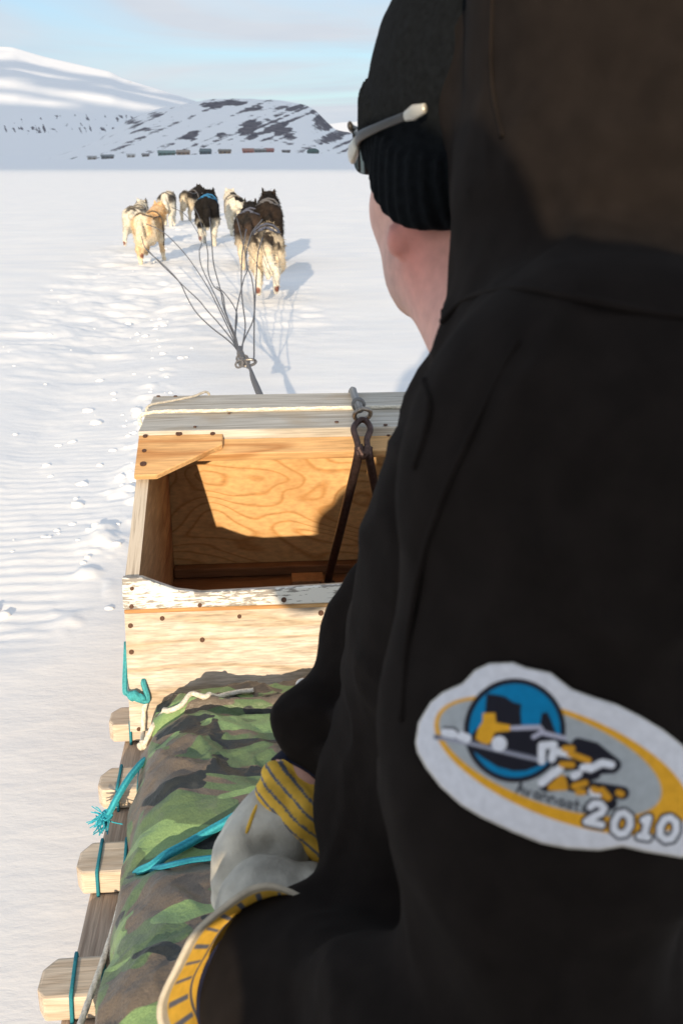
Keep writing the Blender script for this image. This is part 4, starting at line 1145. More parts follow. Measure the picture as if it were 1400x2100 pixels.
def patch_art(Z):
    """flat embroidery: colours by position, in the same units as the outline"""
    C = np.tile(np.array([.66, .67, .72]), (len(Z), 1))
    def put(sd, col, soft=5):
        w = np.clip(.5-sd/soft, 0, 1)[:, None]
        C[:] = C*(1-w)+np.array(col)*w
    YEL, GRY, BLK, BLU, WHT = (.74, .37, .022), (.37, .40, .42), (.012, .012, .02), (.0, .19, .40), (.72, .74, .80)
    put(ellipse_sd(Z, (800, 603), 668, 266, 21), YEL)
    put(ellipse_sd(Z, (742, 566), 580, 226, 20), GRY)
    # text under the circle, slanting
    T = []
    x0, y0 = 575, 738; dx, dy = 40, 12.0
    G_ = {'A': [[(0, 0), (14, -46), (28, 0)], [(6, -16), (23, -16)]], 'v': [[(2, -26), (12, 0), (24, -26)]], 'a': [[(24, -26), (8, -24), (4, -8), (14, 0), (24, -10), (25, -26), (26, 0)]],
          'n': [[(4, 0), (5, -26)], [(5, -18), (16, -27), (25, -18), (25, 0)]], 't': [[(13, -42), (11, -4), (20, 0)], [(2, -27), (24, -27)]]}
    for i, ch in enumerate('Avannaata'):
        ox, oy = x0+i*dx, y0+i*dy
        for L in G_[ch]: T.append([(ox+x*1.18-y*.12, oy+y*1.18+x*.3) for x, y in L])
    put(strokes(Z, T)-5, BLK)
    # round picture
    put(ellipse_sd(Z, (567, 430), 252, 258, 0), BLK); put(ellipse_sd(Z, (567, 430), 226, 232, 0), BLU)
    land = pz_l([(428,248),(470,252),(520,262),(560,290),(600,300),(596,340),(602,405),(690,405),(700,345),(728,338),(748,380),(770,440),(800,470),(770,560),(700,600),(620,630),(560,632),(480,610),(400,560),(345,520),(335,470),(380,420),(415,400)])
    put(poly_sd(Z, land), BLK)
    put(poly_sd(Z, pz_l([(408,345),(470,343),(474,390),(545,404),(546,432),(468,440),(452,486),(425,508),(372,470),(386,420),(408,385)])), YEL)
    put(strokes(Z, [[(178, 462), (350, 492), (560, 545), (692, 576)]])-13, (.16, .17, .22))
    put(strokes(Z, [[(200, 470), (360, 500), (560, 548), (692, 578)]])-4, (.42, .43, .50))
    put(strokes(Z, [[(225, 440), (262, 448)], [(296, 455), (330, 468)]])-22, WHT); put(strokes(Z, [[(215, 415), (270, 418), (290, 440)]])-5, BLK)
    put(np.hypot(Z[:, 0]-490, Z[:, 1]-495)-38, WHT)
    put(strokes(Z, [[(555, 418), (690, 414), (706, 436)], [(660, 462), (700, 440), (812, 468)]])-11, (.45, .45, .55))
    # running dogs: pale, orange and dark pieces
    dk = [[(690, 510), (760, 500), (840, 560)], [(800, 510), (940, 580)], [(880, 500), (960, 520), (1060, 600)], [(790, 600), (900, 590)], [(900, 620), (1050, 610)], [(720, 700), (830, 690)], [(850, 700), (1100, 740)], [(900, 660), (960, 640)], [(990, 780), (1040, 790)]]
    put(strokes(Z, dk)-34, BLK)
    put(strokes(Z, [[(700, 580), (700, 505), (760, 500)], [(750, 570), (760, 530), (840, 548)], [(940, 620), (1000, 590), (1045, 600)], [(905, 615), (930, 612)], [(860, 655), (880, 645)], [(790, 618), (700, 690)], [(950, 730), (985, 770)]])-19, WHT)
    put(strokes(Z, [[(815, 520), (850, 520)], [(840, 545), (930, 578)], [(800, 598), (850, 600)], [(800, 665), (745, 712), (815, 712), (806, 676)], [(860, 706), (915, 690)], [(880, 735), (905, 735)], [(955, 720), (975, 728)], [(1000, 725), (1030, 762), (1005, 768)], [(1080, 738), (1095, 745)]])-16, (.60, .29, .02))
    # year
    D = {'2': [[(-34, -34), (-18, -54), (14, -56), (34, -38), (26, -14), (-8, 10), (-40, 40), (36, 44)]], '0': [[(0, -52), (30, -36), (38, 2), (24, 40), (-4, 50), (-32, 34), (-38, -4), (-24, -42), (0, -52)]], '1': [[(-16, -38), (8, -54), (0, 46)], [(-22, 48), (22, 48)]]}
    L = []
    for ch, cx_, cy2, s in (('2', 968, 848, 1.0), ('0', 1098, 892, 1.05), ('1', 1212, 912, .92), ('0', 1326, 918, 1.08)):
        for ln in D[ch]: L.append([(cx_+(x-y*.18)*s, cy2+(y+x*.16)*s) for x, y in ln])
    sd = strokes(Z, L)
    put(sd-30, BLK); put(sd-17, WHT)
    return C
def pz_l(p): return np.array(p, float)
gx = np.arange(20, 1500, 5.0); gy = np.arange(60, 1090, 5.0)
ZX, ZY = np.meshgrid(gx, gy, indexing='ij')
Z = np.stack([ZX.ravel(), ZY.ravel()], 1)
outl = (OUT-[820, 1320])/.41429
sd = poly_sd(Z, outl)
# pull the grid's border vertices onto the outline
g1 = np.stack([poly_sd(Z+[1, 0], outl)-sd, poly_sd(Z+[0, 1], outl)-sd], 1)
near = (sd > 0) & (sd < 5.2)
Z[near] -= (g1*sd[:, None])[near]
ok = (sd < 5.2)
px_ = 820+Z[:, 0]*.41429; py_ = 1320+Z[:, 1]*.41429
Rv = FWD[None]*F + RIGHT[None]*(px_-700)[:, None] + DOWN[None]*(py_-1050)[:, None]
Rv /= np.linalg.norm(Rv, axis=1)[:, None]
tt = np.full(len(Z), .30)
sel = np.where(ok)[0]
for _ in range(60):
    dd = hoodie_sdf(CAM+Rv[sel]*tt[sel][:, None]); tt[sel] += dd*.8
edge_ = np.clip(-sd/16, 0, 1)
lift = .0012+.0020*np.sqrt(edge_)
PV = CAM + Rv*(tt-lift-.0006)[:, None]
n_, m_ = len(gx), len(gy)
ii, jj = np.meshgrid(np.arange(n_-1), np.arange(m_-1), indexing='ij')
Fq = np.stack([ii*m_+jj, ii*m_+jj+1, (ii+1)*m_+jj+1, (ii+1)*m_+jj], -1).reshape(-1, 4)
Fq = Fq[ok[Fq].all(1)]
use = np.unique(Fq); rem = -np.ones(len(Z), int); rem[use] = np.arange(len(use))
art = patch_art(Z[use])
rimw = sstep(-12, -5, sd[use])[:, None]
art = art*(1-rimw)+np.array([.60, .57, .52])*rimw
mesh('patch', PV[use], rem[Fq][:, ::-1], M['thread'], hoodie, smooth=True, col=art)

# ---- beanie
def brim_u(l, f): return -.013 + .50*f - .010*np.exp(-((f+.018)/.03)**2) + .006*np.exp(-((f-.09)/.04)**2)
def hat_sdf(P):
    q = hloc(P)
    shell = ell(q, (0, -.010, .044), (.0885, .1115, .128))
    for s in (1, -1): shell = smin(shell, ell(q, (s*.080, -.016, -.010), (.015, .032, .034)), .018)
    a = np.arctan2(q[:, 1]+.01, q[:, 0])
    bu = brim_u(q[:, 0], q[:, 1])
    dist = (q[:, 2]-bu)*.85
    band = shell - .0045 - -.0015*-np.sin(a*58)
    band = smax(band, dist-.046, .006)
    shell = shell - .0012*fbm(P*[60, 60, 60], 2, 430)
    d = np.minimum(shell, band) if False else smin(shell, band, .004)
    d = smax(d, -dist, .006)
    d = smax(d, -(ell(q, (0, -.010, .036), (.0825, .1045, .118))), .003)
    return d
lo = HC-[.16, .16, .14]; hi = HC+[.16, .16, .21]
v, f = nets(hat_sdf, lo, hi, .0026)
M['knit'] = simple('black_knit', (.0060, .0074, .0090), 1, .3, 240, .5, 900, spec=.08, dist=.001)
mesh('beanie', v, f, M['knit'], person, smooth=True)

# ---- sunglasses pushed up on the beanie
sg_ = empty('sunglasses', hw(0, .10, .04), 'sunglasses with grey arms and pale tips pushed up over the black beanie', 'sunglasses')
def bar(name, pts, w, h, mat, par, upv=hu):
    P = smooth_path(pts, 6); n = len(P); T = np.gradient(P, axis=0); T /= np.linalg.norm(T, axis=1)[:, None]
    V = []
    w = np.interp(np.linspace(0, 1, n), np.linspace(0, 1, len(w)), w); h = np.interp(np.linspace(0, 1, n), np.linspace(0, 1, len(h)), h)
    for i in range(n):
        s_ = np.cross(T[i], upv); s_ /= np.linalg.norm(s_); u_ = np.cross(s_, T[i])
        for k in range(10):
            a = 2*math.pi*k/10
            V.append(P[i]+s_*w[i]*math.cos(a)+u_*h[i]*math.sin(a))
    Fc = [(i*10+k, i*10+(k+1) % 10, (i+1)*10+(k+1) % 10, (i+1)*10+k) for i in range(n-1) for k in range(10)]
    Fc += [tuple(range(9, -1, -1)), tuple(range((n-1)*10, n*10))]
    return mesh(name, V, Fc, mat, par, smooth=True)
for s in (1, -1):
    bar('temple_arm', [hw(s*.0805, .052, .031), hw(s*.0925, .028, .033), hw(s*.0965, -.005, .035), hw(s*.0955, -.040, .0375)], [.0026, .0022, .0019, .0019], [.0046, .0040, .0032, .0032], M['plastic'], sg_)
    bar('temple_tip', [hw(s*.0955, -.038, .0373), hw(s*.0955, -.048, .0382), hw(s*.0945, -.060, .0392)], [.0022, .0032, .0020], [.0036, .0054, .0032], M['silver'], sg_)
    bar('hinge', [hw(s*.0730, .074, .0245), hw(s*.0790, .062, .027), hw(s*.0850, .046, .031)], [.0036, .0044, .0028], [.0066, .0075, .0052], M['silver'], sg_)
    lens = []
    V = []; nn = 14
    for i in range(nn):
        for j in range(8):
            u_, w_ = i/(nn-1), j/7
            ang_ = math.radians(7+u_*44)
            hh = .019*math.sin(math.pi*min(max(.12+.76*u_, 0), 1))**.5
            V.append(hw(s*math.sin(ang_)*.097, -.012+math.cos(ang_)*.128, .030+hh*(w_-.5)*2*.9))
    Fc = [(i*8+j, (i+1)*8+j, (i+1)*8+j+1, i*8+j+1) for i in range(nn-1) for j in range(7)]
    V2 = [np.array(p)-hf*.0022 for p in V]; k = len(V)
    Fc += [(k+i*8+j, k+i*8+j+1, k+(i+1)*8+j+1, k+(i+1)*8+j) for i in range(nn-1) for j in range(7)]
    mesh('lens', V+V2, Fc, M['lens'], sg_, smooth=True)
P = [hw(math.sin(a)*.0985, -.012+math.cos(a)*.1295, .046) for a in np.radians(np.linspace(-52, 52, 14))]
bar('frame', P, [.0022, .0022], [.0035, .0035], M['plastic'], sg_)

# ---- gloves
def perp(ax_):
    u = np.cross(ax_, (0, 0, 1)); u /= np.linalg.norm(u); return u, np.cross(u, ax_)
def cuff(name, par, c0, r0, c1, r1, colf, mat, squash=1.0, thick=.003, ripple=.0, nu=96, nv=26, bulge=0, upv=None):
    ax_ = (c1-c0)/np.linalg.norm(c1-c0)
    u, w = perp(ax_) if upv is None else (upv, np.cross(ax_, upv))
    V, Cc = [], []
    for side in (0, 1):
        for j in range(nv):
            t_ = j/(nv-1)
            for i in range(nu):
                a = 2*math.pi*i/nu
                r_ = r0+(r1-r0)*t_ + bulge*math.sin(math.pi*t_) + ripple*t_*(math.sin(a*5+1.3)+.6*math.sin(a*8+2.1*t_)) - side*thick
                V.append(c0+(c1-c0)*t_+r_*(math.cos(a)*u*1+math.sin(a)*w*squash)); Cc.append(colf(a, t_, side))
    n = nu*nv
    Fc = []
    for side in (0, 1):
        for j in range(nv-1):
            for i in range(nu):
                k = (i+1) % nu; b_ = side*n
                q_ = (b_+j*nu+i, b_+j*nu+k, b_+(j+1)*nu+k, b_+(j+1)*nu+i)
                Fc.append(q_ if not side else q_[::-1])
    for j in (0, nv-1):
        for i in range(nu):
            k = (i+1) % nu; q_ = (j*nu+i, j*nu+k, n+j*nu+k, n+j*nu+i); Fc.append(q_ if j else q_[::-1])
    return mesh(name, V, Fc, mat, par, smooth=True, col=np.array(Cc))
YC, BC, CR, GR = np.array([.84, .52, .075]), np.array([.075, .085, .115]), np.array([.52, .47, .38]), np.array([.47, .455, .40])
# right glove (far hand), its cuff bunched at the wrist
r0_, r1_, r2_, r3_ = at(628, 1650, .868), at(572, 1702, .850), at(525, 1768, .842), at(505, 1822, .842)
def glove_r(P):
    d = chain(P, [r0_, r1_, r2_, r3_], [.031, .035, .034, .028], .02)
    # thumb along the left, four fingers folded down over the other hand
    d = smin(d, chain(P, [at(548, 1652, .842), at(500, 1715, .826), at(478, 1775, .826), at(468, 1822, .832)], [.013, .0145, .014, .012], .008), .005)
    for k, (ox, oy, dz) in enumerate(((468, 1842, .846), (496, 1858, .838), (528, 1862, .834), (560, 1850, .836))):
        kx, ky = 490+k*24, 1782-k*6
        d = smin(d, chain(P, [at(kx, ky, .835), at((kx+ox)/2-4, (ky+oy)/2, .822), at(ox, oy, dz), at(ox+16, oy+22, dz+.018)], [.0145, .0140, .0130, .0110], .006), .004)
    w = .0022*fbm(P*[45, 45, 45], 3, 440)
    crease = -.008*np.exp(-(np.linalg.norm(P-at(553, 1737, .815), axis=1)/.010)**2) - .0035*np.exp(-(cap(P, at(505, 1690, .81), at(540, 1780, .81), 0)/.005)**2)
    return d - w - crease
v, f = nets(glove_r, np.min([r0_, r3_], 0)-.09, np.max([r0_, r3_], 0)+.08, .0032)
gr_ = mesh('glove', v, f, M['leather'], person, smooth=True, col=np.tile(GR, (len(v), 1)))
gr_['label'] = 'grey work glove on the far hand with bunched yellow striped cuff'
c0, c1 = at(588, 1676, .846), at(638, 1603, .862)
ROLLS = [((590, 1578, .848), (700, 1688, .848), .0125), ((562, 1590, .838), (682, 1712, .836), .0140), ((550, 1622, .832), (660, 1742, .832), .0135), ((543, 1652, .836), (600, 1722, .838), .0105)]
def cuff_rolls(P):
    d = None
    for a, b_, r_ in ROLLS:
        A_, B_ = at(*a), at(*b_)
        m_ = (A_+B_)/2 - FWD*.006
        e = chain(P, [A_, m_, B_], [r_*.85, r_, r_*.9], .006)
        d = e if d is None else smin(d, e, .0035)
    return d - .0012*fbm(P*[70, 70, 70], 2, 445)
ends = np.array([at(*q[k]) for q in ROLLS for k in (0, 1)])
v, f = nets(cuff_rolls, ends.min(0)-.03, ends.max(0)+.03, .0015)
ax_ = at(560, 1680, .84)-at(640, 1600, .84); ax_ /= np.linalg.norm(ax_)
st_ = ((v@ax_ + .0006*vnoise(v*40, 447))/.0092) % 1
cc_ = np.where((st_ < .22)[:, None], BC[None]*1.8, YC[None]*(.92+.1*vnoise(v*60, 448))[:, None])
mesh('cuff', v, f, M['canvas'], gr_, smooth=True, col=cc_)
nb0, nb1 = c1-(c1-c0)*.10, c1+(c1-c0)*.16
cuff('lining', gr_, nb0, .0410, nb1, .0385, lambda a, t_, s: np.array([.01, .012, .03]), M['navy'], squash=.9, nv=8)
# seam piping on the hand
V, Fc = tube(smooth_path([at(538, 1632, .836), at(520, 1668, .822), at(508, 1700, .815), at(488, 1745, .812), at(470, 1785, .816)], 6), .0018, 8)
mesh('piping', V, Fc, M['canvas'], gr_, smooth=True, col=np.tile(YC*.9, (len(V), 1)))
# left glove (near hand) with flared, turned-up cuff
l0, l1, l2, l3 = at(578, 2005, .735), at(560, 1920, .775), at(548, 1862, .800), at(540, 1818, .826)
def glove_l(P):
    d = chain(P, [l0, l1, l2, l3], [.034, .037, .037, .028], .02)
    for k, (ox, oy) in enumerate(((500, 1800), (535, 1778), (575, 1772), (612, 1782))):
        kx, ky = 505+k*32, 1850-k*5
        d = smin(d, chain(P, [at(kx, ky, .800), at((kx+ox)/2, (ky+oy)/2+10, .806), at(ox+10, oy+8, .838), at(ox+26, oy+24, .862)], [.0150, .0145, .0135, .0115], .006), .006)
    d = smin(d, chain(P, [at(610, 1880, .775), at(640, 1835, .79), at(640, 1800, .815)], [.015, .015, .013], .008), .006)
    return d-.0022*fbm(P*[45, 45, 45], 3, 450)
v, f = nets(glove_l, np.min([l0, l3], 0)-.09, np.max([l0, l3], 0)+.08, .0032)
gl_ = mesh('glove', v, f, M['leather'], person, smooth=True, col=np.tile(GR, (len(v), 1)))
gl_['label'] = 'grey work glove on the near hand with flared yellow striped cuff'
c0, c1 = at(572, 2010, .738), at(572, 2062, .690)
def col_l(a, t_, side):
    if t_ > .90: return CR
    if .52 < t_ < .88:
        return BC*1.9 if (a*32/(2*math.pi)) % 1 < .2 else YC
    if .46 < t_ <= .50: return BC*1.4
    return YC*1.02
cuff('cuff', gl_, c0, .050, c1, .0795, col_l, M['canvas'], thick=.0035, ripple=.0030, nu=352, nv=44)
cuff('lining', gl_, at(575, 2015, .736), .046, at(582, 2052, .694), .0605, lambda a, t_, s: np.array([.008, .009, .016]), M['navy'], nv=10)

# ================================================================== DOGS
def dog_local(P, g):
    """g: pose: leg swings, head turn, tail"""
    P = P*np.array([1.15, 1, 1]); fl = g.get('fluff', 0.0)
    d = chain(P, [(0, .26, .47), (0, .05, .485), (0, -.14, .50), (0, -.30, .53)], [.140+fl, .122+fl, .112+fl, .118+fl], .06)
    hx, hz_ = g.get('hx', 0), g.get('hz', .0)
    nk = np.array([hx*.5, .43, .565+hz_*.5]); hd = np.array([hx, .58, .635+hz_])
    d = smin(d, chain(P, [(0, .28, .53), nk, hd], [.135+fl, .122+fl, .096], .05), .05)
    mt = g.get('turn', 0.0)
    md = np.array([math.sin(mt), math.cos(mt), -.22])
    d = smin(d, cap(P, hd, hd+md*.085, .084, .060), .03)
    d = smin(d, cap(P, hd+md*.08, hd+md*.165, .042, .028), .025)
    sx = np.array([math.cos(mt), -math.sin(mt), 0])
    for s in (1, -1):
        b_ = hd+sx*s*.066-md*.01+[0, 0, .060]
        d = smin(d, cap(P, b_, b_+sx*s*.012+np.array([0, -.012, .066]), .030, .007), .012)
    for s, (a, b_) in ((1, g['f1']), (-1, g['f2'])):
        sh = np.array([s*.085, .27, .42]); el_ = np.array([s*.095, .22+a*.05, .29]); wr = np.array([s*.092, .24+a*.16, .13+max(0, b_)*.06]); pw = np.array([s*.092, .26+a*.20-b_*.08, .025+max(0, b_)*.12])
        d = smin(d, chain(P, [sh, el_, wr, pw], [.070, .050, .034, .030], .02), .025)
        d = smin(d, cap(P, pw, pw+[0, .035, -.002], .031, .026), .012)
    for s, (a, b_) in ((1, g['h1']), (-1, g['h2'])):
        hp_ = np.array([s*.075, -.27, .50]); kn_ = np.array([s*.105, -.17+a*.10, .33]); hk = np.array([s*.095, -.37+a*.22, .19+b_*.10]); pw = np.array([s*.090, -.33+a*.26-b_*.20, .025+b_*.16])
        d = smin(d, chain(P, [hp_, kn_, hk, pw], [.108+fl*.5, .082, .042, .032], .025), .03)
        fd = np.array([0, .035, -.002]) if b_ < .3 else np.array([0, -.006, -.042])
        d = smin(d, cap(P, pw, pw+fd, .033, .027), .012)
    tl_ = g.get('tail', 'down')
    if tl_ == 'down': d = smin(d, chain(P, [(0, -.40, .56), (.01, -.47, .47), (.015, -.47, .34), (.01, -.45, .24)], [.035, .052, .058, .025], .02), .02)
    elif tl_ == 'up': d = smin(d, chain(P, [(0, -.39, .58), (.01, -.45, .68), (.03, -.38, .77), (.05, -.27, .76)], [.035, .048, .055, .03], .02), .02)
    else: d = smin(d, chain(P, [(0, -.40, .56), (.04, -.50, .50), (.07, -.60, .46)], [.035, .05, .025], .02), .02)
    return d*.9 - .006*fbm(P*[24, 24, 24], 2, 470)
def mixc(a, b_, w): return np.asarray(a)*(1-w[:, None])+np.asarray(b_)*w[:, None]
CRM, WHI, BLKF, BRN, GRF, ORA = np.array([.72, .61, .45]), np.array([.76, .71, .60]), np.array([.016, .014, .013]), np.array([.095, .062, .045]), np.array([.22, .19, .155]), np.array([.66, .40, .17])
def nz_(v, s, k): return fbm(v*s, 3, k)
def pads(C, v, g):
    for s, (a, b_) in ((1, g['h1']), (-1, g['h2'])):
        pw = np.array([s*.090, -.33+a*.26-b_*.20, .025+b_*.16])
        if b_ > .3:
            r_ = np.linalg.norm(v-(pw+[0, -.030, -.020]), axis=1)
            C = mixc(C, (.20, .085, .065), sstep(.036, .022, r_))
    return C
def coat_cream(v, g):
    C = np.tile((.80, .70, .53), (len(v), 1)); n = nz_(v, 9, 1)
    w = sstep(.44, .60, v[:, 2]+.06*n)*sstep(-.35, .1, v[:, 1])
    C = mixc(C, ORA*1.15, np.clip(w*.75+.3*n, 0, 1)); C = mixc(C, ORA*.9, sstep(.03, .0, np.abs(np.abs(v[:, 0])-.11)-.01)*sstep(.3, .45, v[:, 2])*.7)
    return mixc(C, ORA*1.0, sstep(.30, .2, v[:, 2])*sstep(.08, .14, v[:, 2])*.6)
def coat_pale(v, g):
    C = np.tile(WHI, (len(v), 1)); n = nz_(v, 11, 2)
    return mixc(C, (.11, .10, .09), sstep(.52, .60, v[:, 2])*sstep(.05, .2, np.sin(v[:, 1]*46+3*n)*.4+n))
def coat_grey(v, g):
    C = np.tile(WHI*.97, (len(v), 1)); n = nz_(v, 8, 3)
    w = sstep(.44, .54, v[:, 2]+.05*n)*sstep(.03, .085, np.abs(v[:, 0])+.03*n)
    return mixc(C, (.07, .065, .06), w)
def coat_blackwhite(v, g):
    C = np.tile(CRM*.9, (len(v), 1)); n = nz_(v, 8, 4)
    w = sstep(.40, .50, v[:, 2]+.06*n)*(1-sstep(.10, .04, np.abs(v[:, 0]+.02))*sstep(.62, .5, v[:, 2])*(v[:, 1] < -.2))
    return mixc(C, (.03, .026, .024), w)
def coat_black(v, g):
    C = np.tile(WHI*.9, (len(v), 1)); n = nz_(v, 8, 5)
    w = sstep(.27, .38, v[:, 2]+.06*n); C = mixc(C, BLKF, w)
    C = mixc(C, BRN, sstep(.40, .25, v[:, 2])*sstep(.06, .1, np.abs(v[:, 0]))*w*.8)
    tail = sstep(-.42, -.46, v[:, 1]); C = mixc(C, BLKF, tail); return mixc(C, WHI*.8, tail*sstep(.27, .23, v[:, 2]))
def coat_spot(v, g):
    C = np.tile(WHI, (len(v), 1))
    for c_, r_ in (((.05, -.33, .60), .075), ((.12, -.25, .50), .06), ((-.09, -.1, .60), .06), ((.06, .3, .62), .09), ((-.12, .35, .5), .07), ((.10, -.36, .36), .05)):
        q = v-np.array(c_); C = mixc(C, BLKF*1.3, sstep(1.08, .92, np.linalg.norm(q/[r_*1.2, r_*1.6, r_], axis=1)+.25*nz_(v, 22, 6)))
    return C
def coat_dark(v, g):
    n = nz_(v, 9, 7); C = np.tile(BLKF*1.6, (len(v), 1))
    C = mixc(C, BRN*.8, np.clip(.35+n, 0, 1)*sstep(.1, -.3, v[:, 1])); C = mixc(C, GRF, sstep(.42, .34, v[:, 2]+.05*n)); return mixc(C, CRM, sstep(.34, .26, v[:, 2]+.05*n))
def coat_ears(v, g):
    n = nz_(v, 9, 8); C = np.tile(BLKF, (len(v), 1)); C = mixc(C, BRN*.55, np.clip(.3+n, 0, 1)*.8)
    return mixc(C, CRM*.8, sstep(.26, .2, v[:, 2]+.05*n))
def coat_near(v, g):
    n = nz_(v, 10, 9); C = np.tile(CRM*1.02, (len(v), 1))
    w = sstep(.43, .54, v[:, 2]+.07*n); C = mixc(C, GRF*.55, w)
    C = mixc(C, (.045, .036, .03), w*sstep(-.12, .12, n+.35*np.sin(v[:, 0]*52))); C = mixc(C, CRM*.9, w*sstep(.20, .34, nz_(v, 16, 19))*.7)
    tail = sstep(-.43, -.46, v[:, 1]); C = mixc(C, WHI*.98, tail*sstep(.45, .4, v[:, 2])); return mixc(C, BRN, sstep(.37, .33, np.abs(v[:, 2]-.42)+.33)*0)
G1 = dict(f1=(.5, .0), f2=(-.6, .8), h1=(-.6, .9), h2=(.5, .0))
G2 = dict(f1=(-.5, .7), f2=(.6, 0), h1=(.6, 0), h2=(-.5, .8))
G3 = dict(f1=(.6, .3), f2=(.3, .6), h1=(-.5, .95), h2=(-.2, .8))
G4 = dict(f1=(.2, 0), f2=(-.3, .2), h1=(.1, 0), h2=(-.2, .1))
def make_dog(px, py, yaw, sc, coat, pose, label, harness=(.03, .10, .18), Y=None, lift=0.0, band=None):
    p = ground(px, py); 
    if Y: v_ = ray(px, 338); p = np.array([v_[0]/v_[1]*Y, Y, 0])
    p[2] = float(gz(np.array([p[0]]), np.array([p[1]]))[0])-.004+lift
    v, f = nets(lambda P: dog_local(P, pose), (-.26, -.74, -.02), (.26, .86, 1.02), .0125)
    C = coat(v, pose); C = pads(C, v, pose)
    mt = pose.get('turn', 0.0); hx = pose.get('hx', 0); hd = np.array([hx*.87, .58, .635+pose.get('hz', 0)]); md = np.array([math.sin(mt), math.cos(mt), -.22])
    C = mixc(C, (.012, .011, .011), sstep(.030, .020, np.linalg.norm(v-(hd+md*.19), axis=1)))          # nose
    C = C*(.90+.22*nz_(v, 40, 12))[:, None]
    ca, sa = math.cos(yaw), math.sin(yaw)
    Rm = np.array([[ca, sa, 0], [-sa, ca, 0], [0, 0, 1]])            # heading turned to the right by yaw
    tw = lambda q: (np.asarray(q)*sc)@Rm.T + p
    o = mesh('sled_dog', tw(v), f, M['vcol'], smooth=True, col=np.clip(C, .004, .95), base=p)
    tag(o, label, 'dog', 'dogs of the team')
    # coat: short blades of hair combed back
    fv = v[f]; cen = fv.mean(1); nrm = np.cross(fv[:, 2]-fv[:, 0], fv[:, 3]-fv[:, 1]); nrm /= np.linalg.norm(nrm, axis=1)[:, None]+1e-9
    pick = rng.choice(len(f), 5200, replace=True)
    pick = pick[(cen[pick][:, 2] > .10) & ~((cen[pick][:, 1] > .60))]
    m = len(pick); n = nrm[pick]; c_ = cen[pick]+rng.normal(0, .004, (m, 3))
    back = np.array([0, -.55, -.55])+rng.normal(0, .25, (m, 3)); back -= n*np.sum(back*n, 1)[:, None]
    L = rng.uniform(.022, .046, m)[:, None]*np.where(c_[:, 2:3] < .28, .5, 1.0)
    side = np.cross(n, back); side /= np.linalg.norm(side, axis=1)[:, None]+1e-9
    w_ = rng.uniform(.0022, .0045, m)[:, None]
    tip = c_+(n*.48+back)*L
    BV = np.stack([c_-side*w_-n*.004, c_+side*w_-n*.004, tip], 1).reshape(-1, 3)
    BC_ = np.repeat(np.clip(C[f[pick][:, 0]]*(.85+.35*rng.random((m, 1))), .004, .95), 3, axis=0)
    h = mesh('fur', tw(BV), np.arange(3*m).reshape(-1, 3), M['vcol'], o, smooth=True, col=BC_); h['kind'] = 'stuff'
    # harness: collar loop round the chest, straps along the flanks to the tail
    col_h = np.array(harness)
    VV, FF, k = [], [], 0
    def add(P, r_):
        nonlocal k
        V, Fc = tube(P, r_, 6, closed=np.allclose(P[0], P[-1])); VV.append(V); FF.extend([tuple(x+k for x in q_) for q_ in Fc]); k += len(V)
    def hug(dirs, c0):
        out_ = []
        for d_ in dirs:
            t_ = np.full(1, .30)
            q_ = np.array(c0)+np.array(d_)*.30
            for _ in range(18):
                dd = dog_local(q_[None], pose)[0]; q_ = q_-np.array(d_)*dd*.8
            out_.append(q_+np.array(d_)*.010)
        return np.array(out_)
    loop = hug([(math.cos(a), -.12*math.sin(a), math.sin(a)) for a in np.linspace(0, 2*math.pi, 17)[:-1]], (0, .22, .50)); add(np.concatenate([loop, loop[:1]])[:-1], .011)
    VV[-1], _ = tube(loop, .011, 6, closed=True); 
    FF[:] = []; k = 0; V, Fc = tube(loop, .011, 6, closed=True); VV[:] = [V]; FF.extend(Fc); k = len(V)
    for s in (1, -1):
        pts_ = np.array([hug([(s*.75, 0, .66)], (0, y_, .50))[0] for y_ in (.21, .1, -.02, -.14, -.25)])
        pts_ = np.concatenate([pts_, hug([(s*.25, -.3, .9)], (0, -.33, .53))])
        V, Fc = tube(smooth_path(pts_, 4), .009, 6); VV.append(V); FF.extend([tuple(x+k for x in q_) for q_ in Fc]); k += len(V)
    bp_ = hug([(-.5, -.35, .8), (0, -.35, .94), (.5, -.35, .8)], (0, -.30, .53)); V, Fc = tube(smooth_path(bp_, 6), .012, 6); VV.append(V); FF.extend([tuple(x+k for x in q_) for q_ in Fc]); k += len(V)
    if band is not None:
        bp_ = hug([(math.cos(a), 0, math.sin(a)) for a in np.linspace(.15, math.pi-.15, 12)], (0, -.02, .50)); V, Fc = tube(smooth_path(bp_, 3), .016, 6); kb = k; VV.append(V); FF.extend([tuple(x+k for x in q_) for q_ in Fc]); k += len(V)
    HV_ = np.concatenate(VV); hc = np.tile(col_h, (len(HV_), 1))
    if band is not None: hc[kb:] = band
    mesh('harness', tw(HV_), FF, M['harness'], o, smooth=True, col=hc)
    return o, lambda q_: tw(np.asarray(q_, float)[None])[0]
R_ = math.radians
make_dog(310, 538, R_(10), .98, coat_cream, dict(G1, turn=.55, hx=-.01, hz=.02, tail='down'), 'cream and orange dog at the near left of the team, head turned aside', (.10, .08, .06))
make_dog(284, 512, R_(4), .96, coat_pale, dict(G2, tail='out', hz=-.02), 'whitish dog with dark flecks running half hidden behind the cream and orange dog', (.12, .11, .10))
make_dog(346, 463, R_(2), 1.06, coat_grey, dict(G4, fluff=.006, hz=-.10, tail='down'), 'grey sided dog with white rump, farthest left of the dogs ahead', (.14, .13, .12))
make_dog(392, 453, R_(14), 1.0, coat_blackwhite, dict(G4, turn=.7, hx=.05, hz=.02, tail='down'), 'small looking black and cream dog at the very front of the team', (.12, .12, .13))
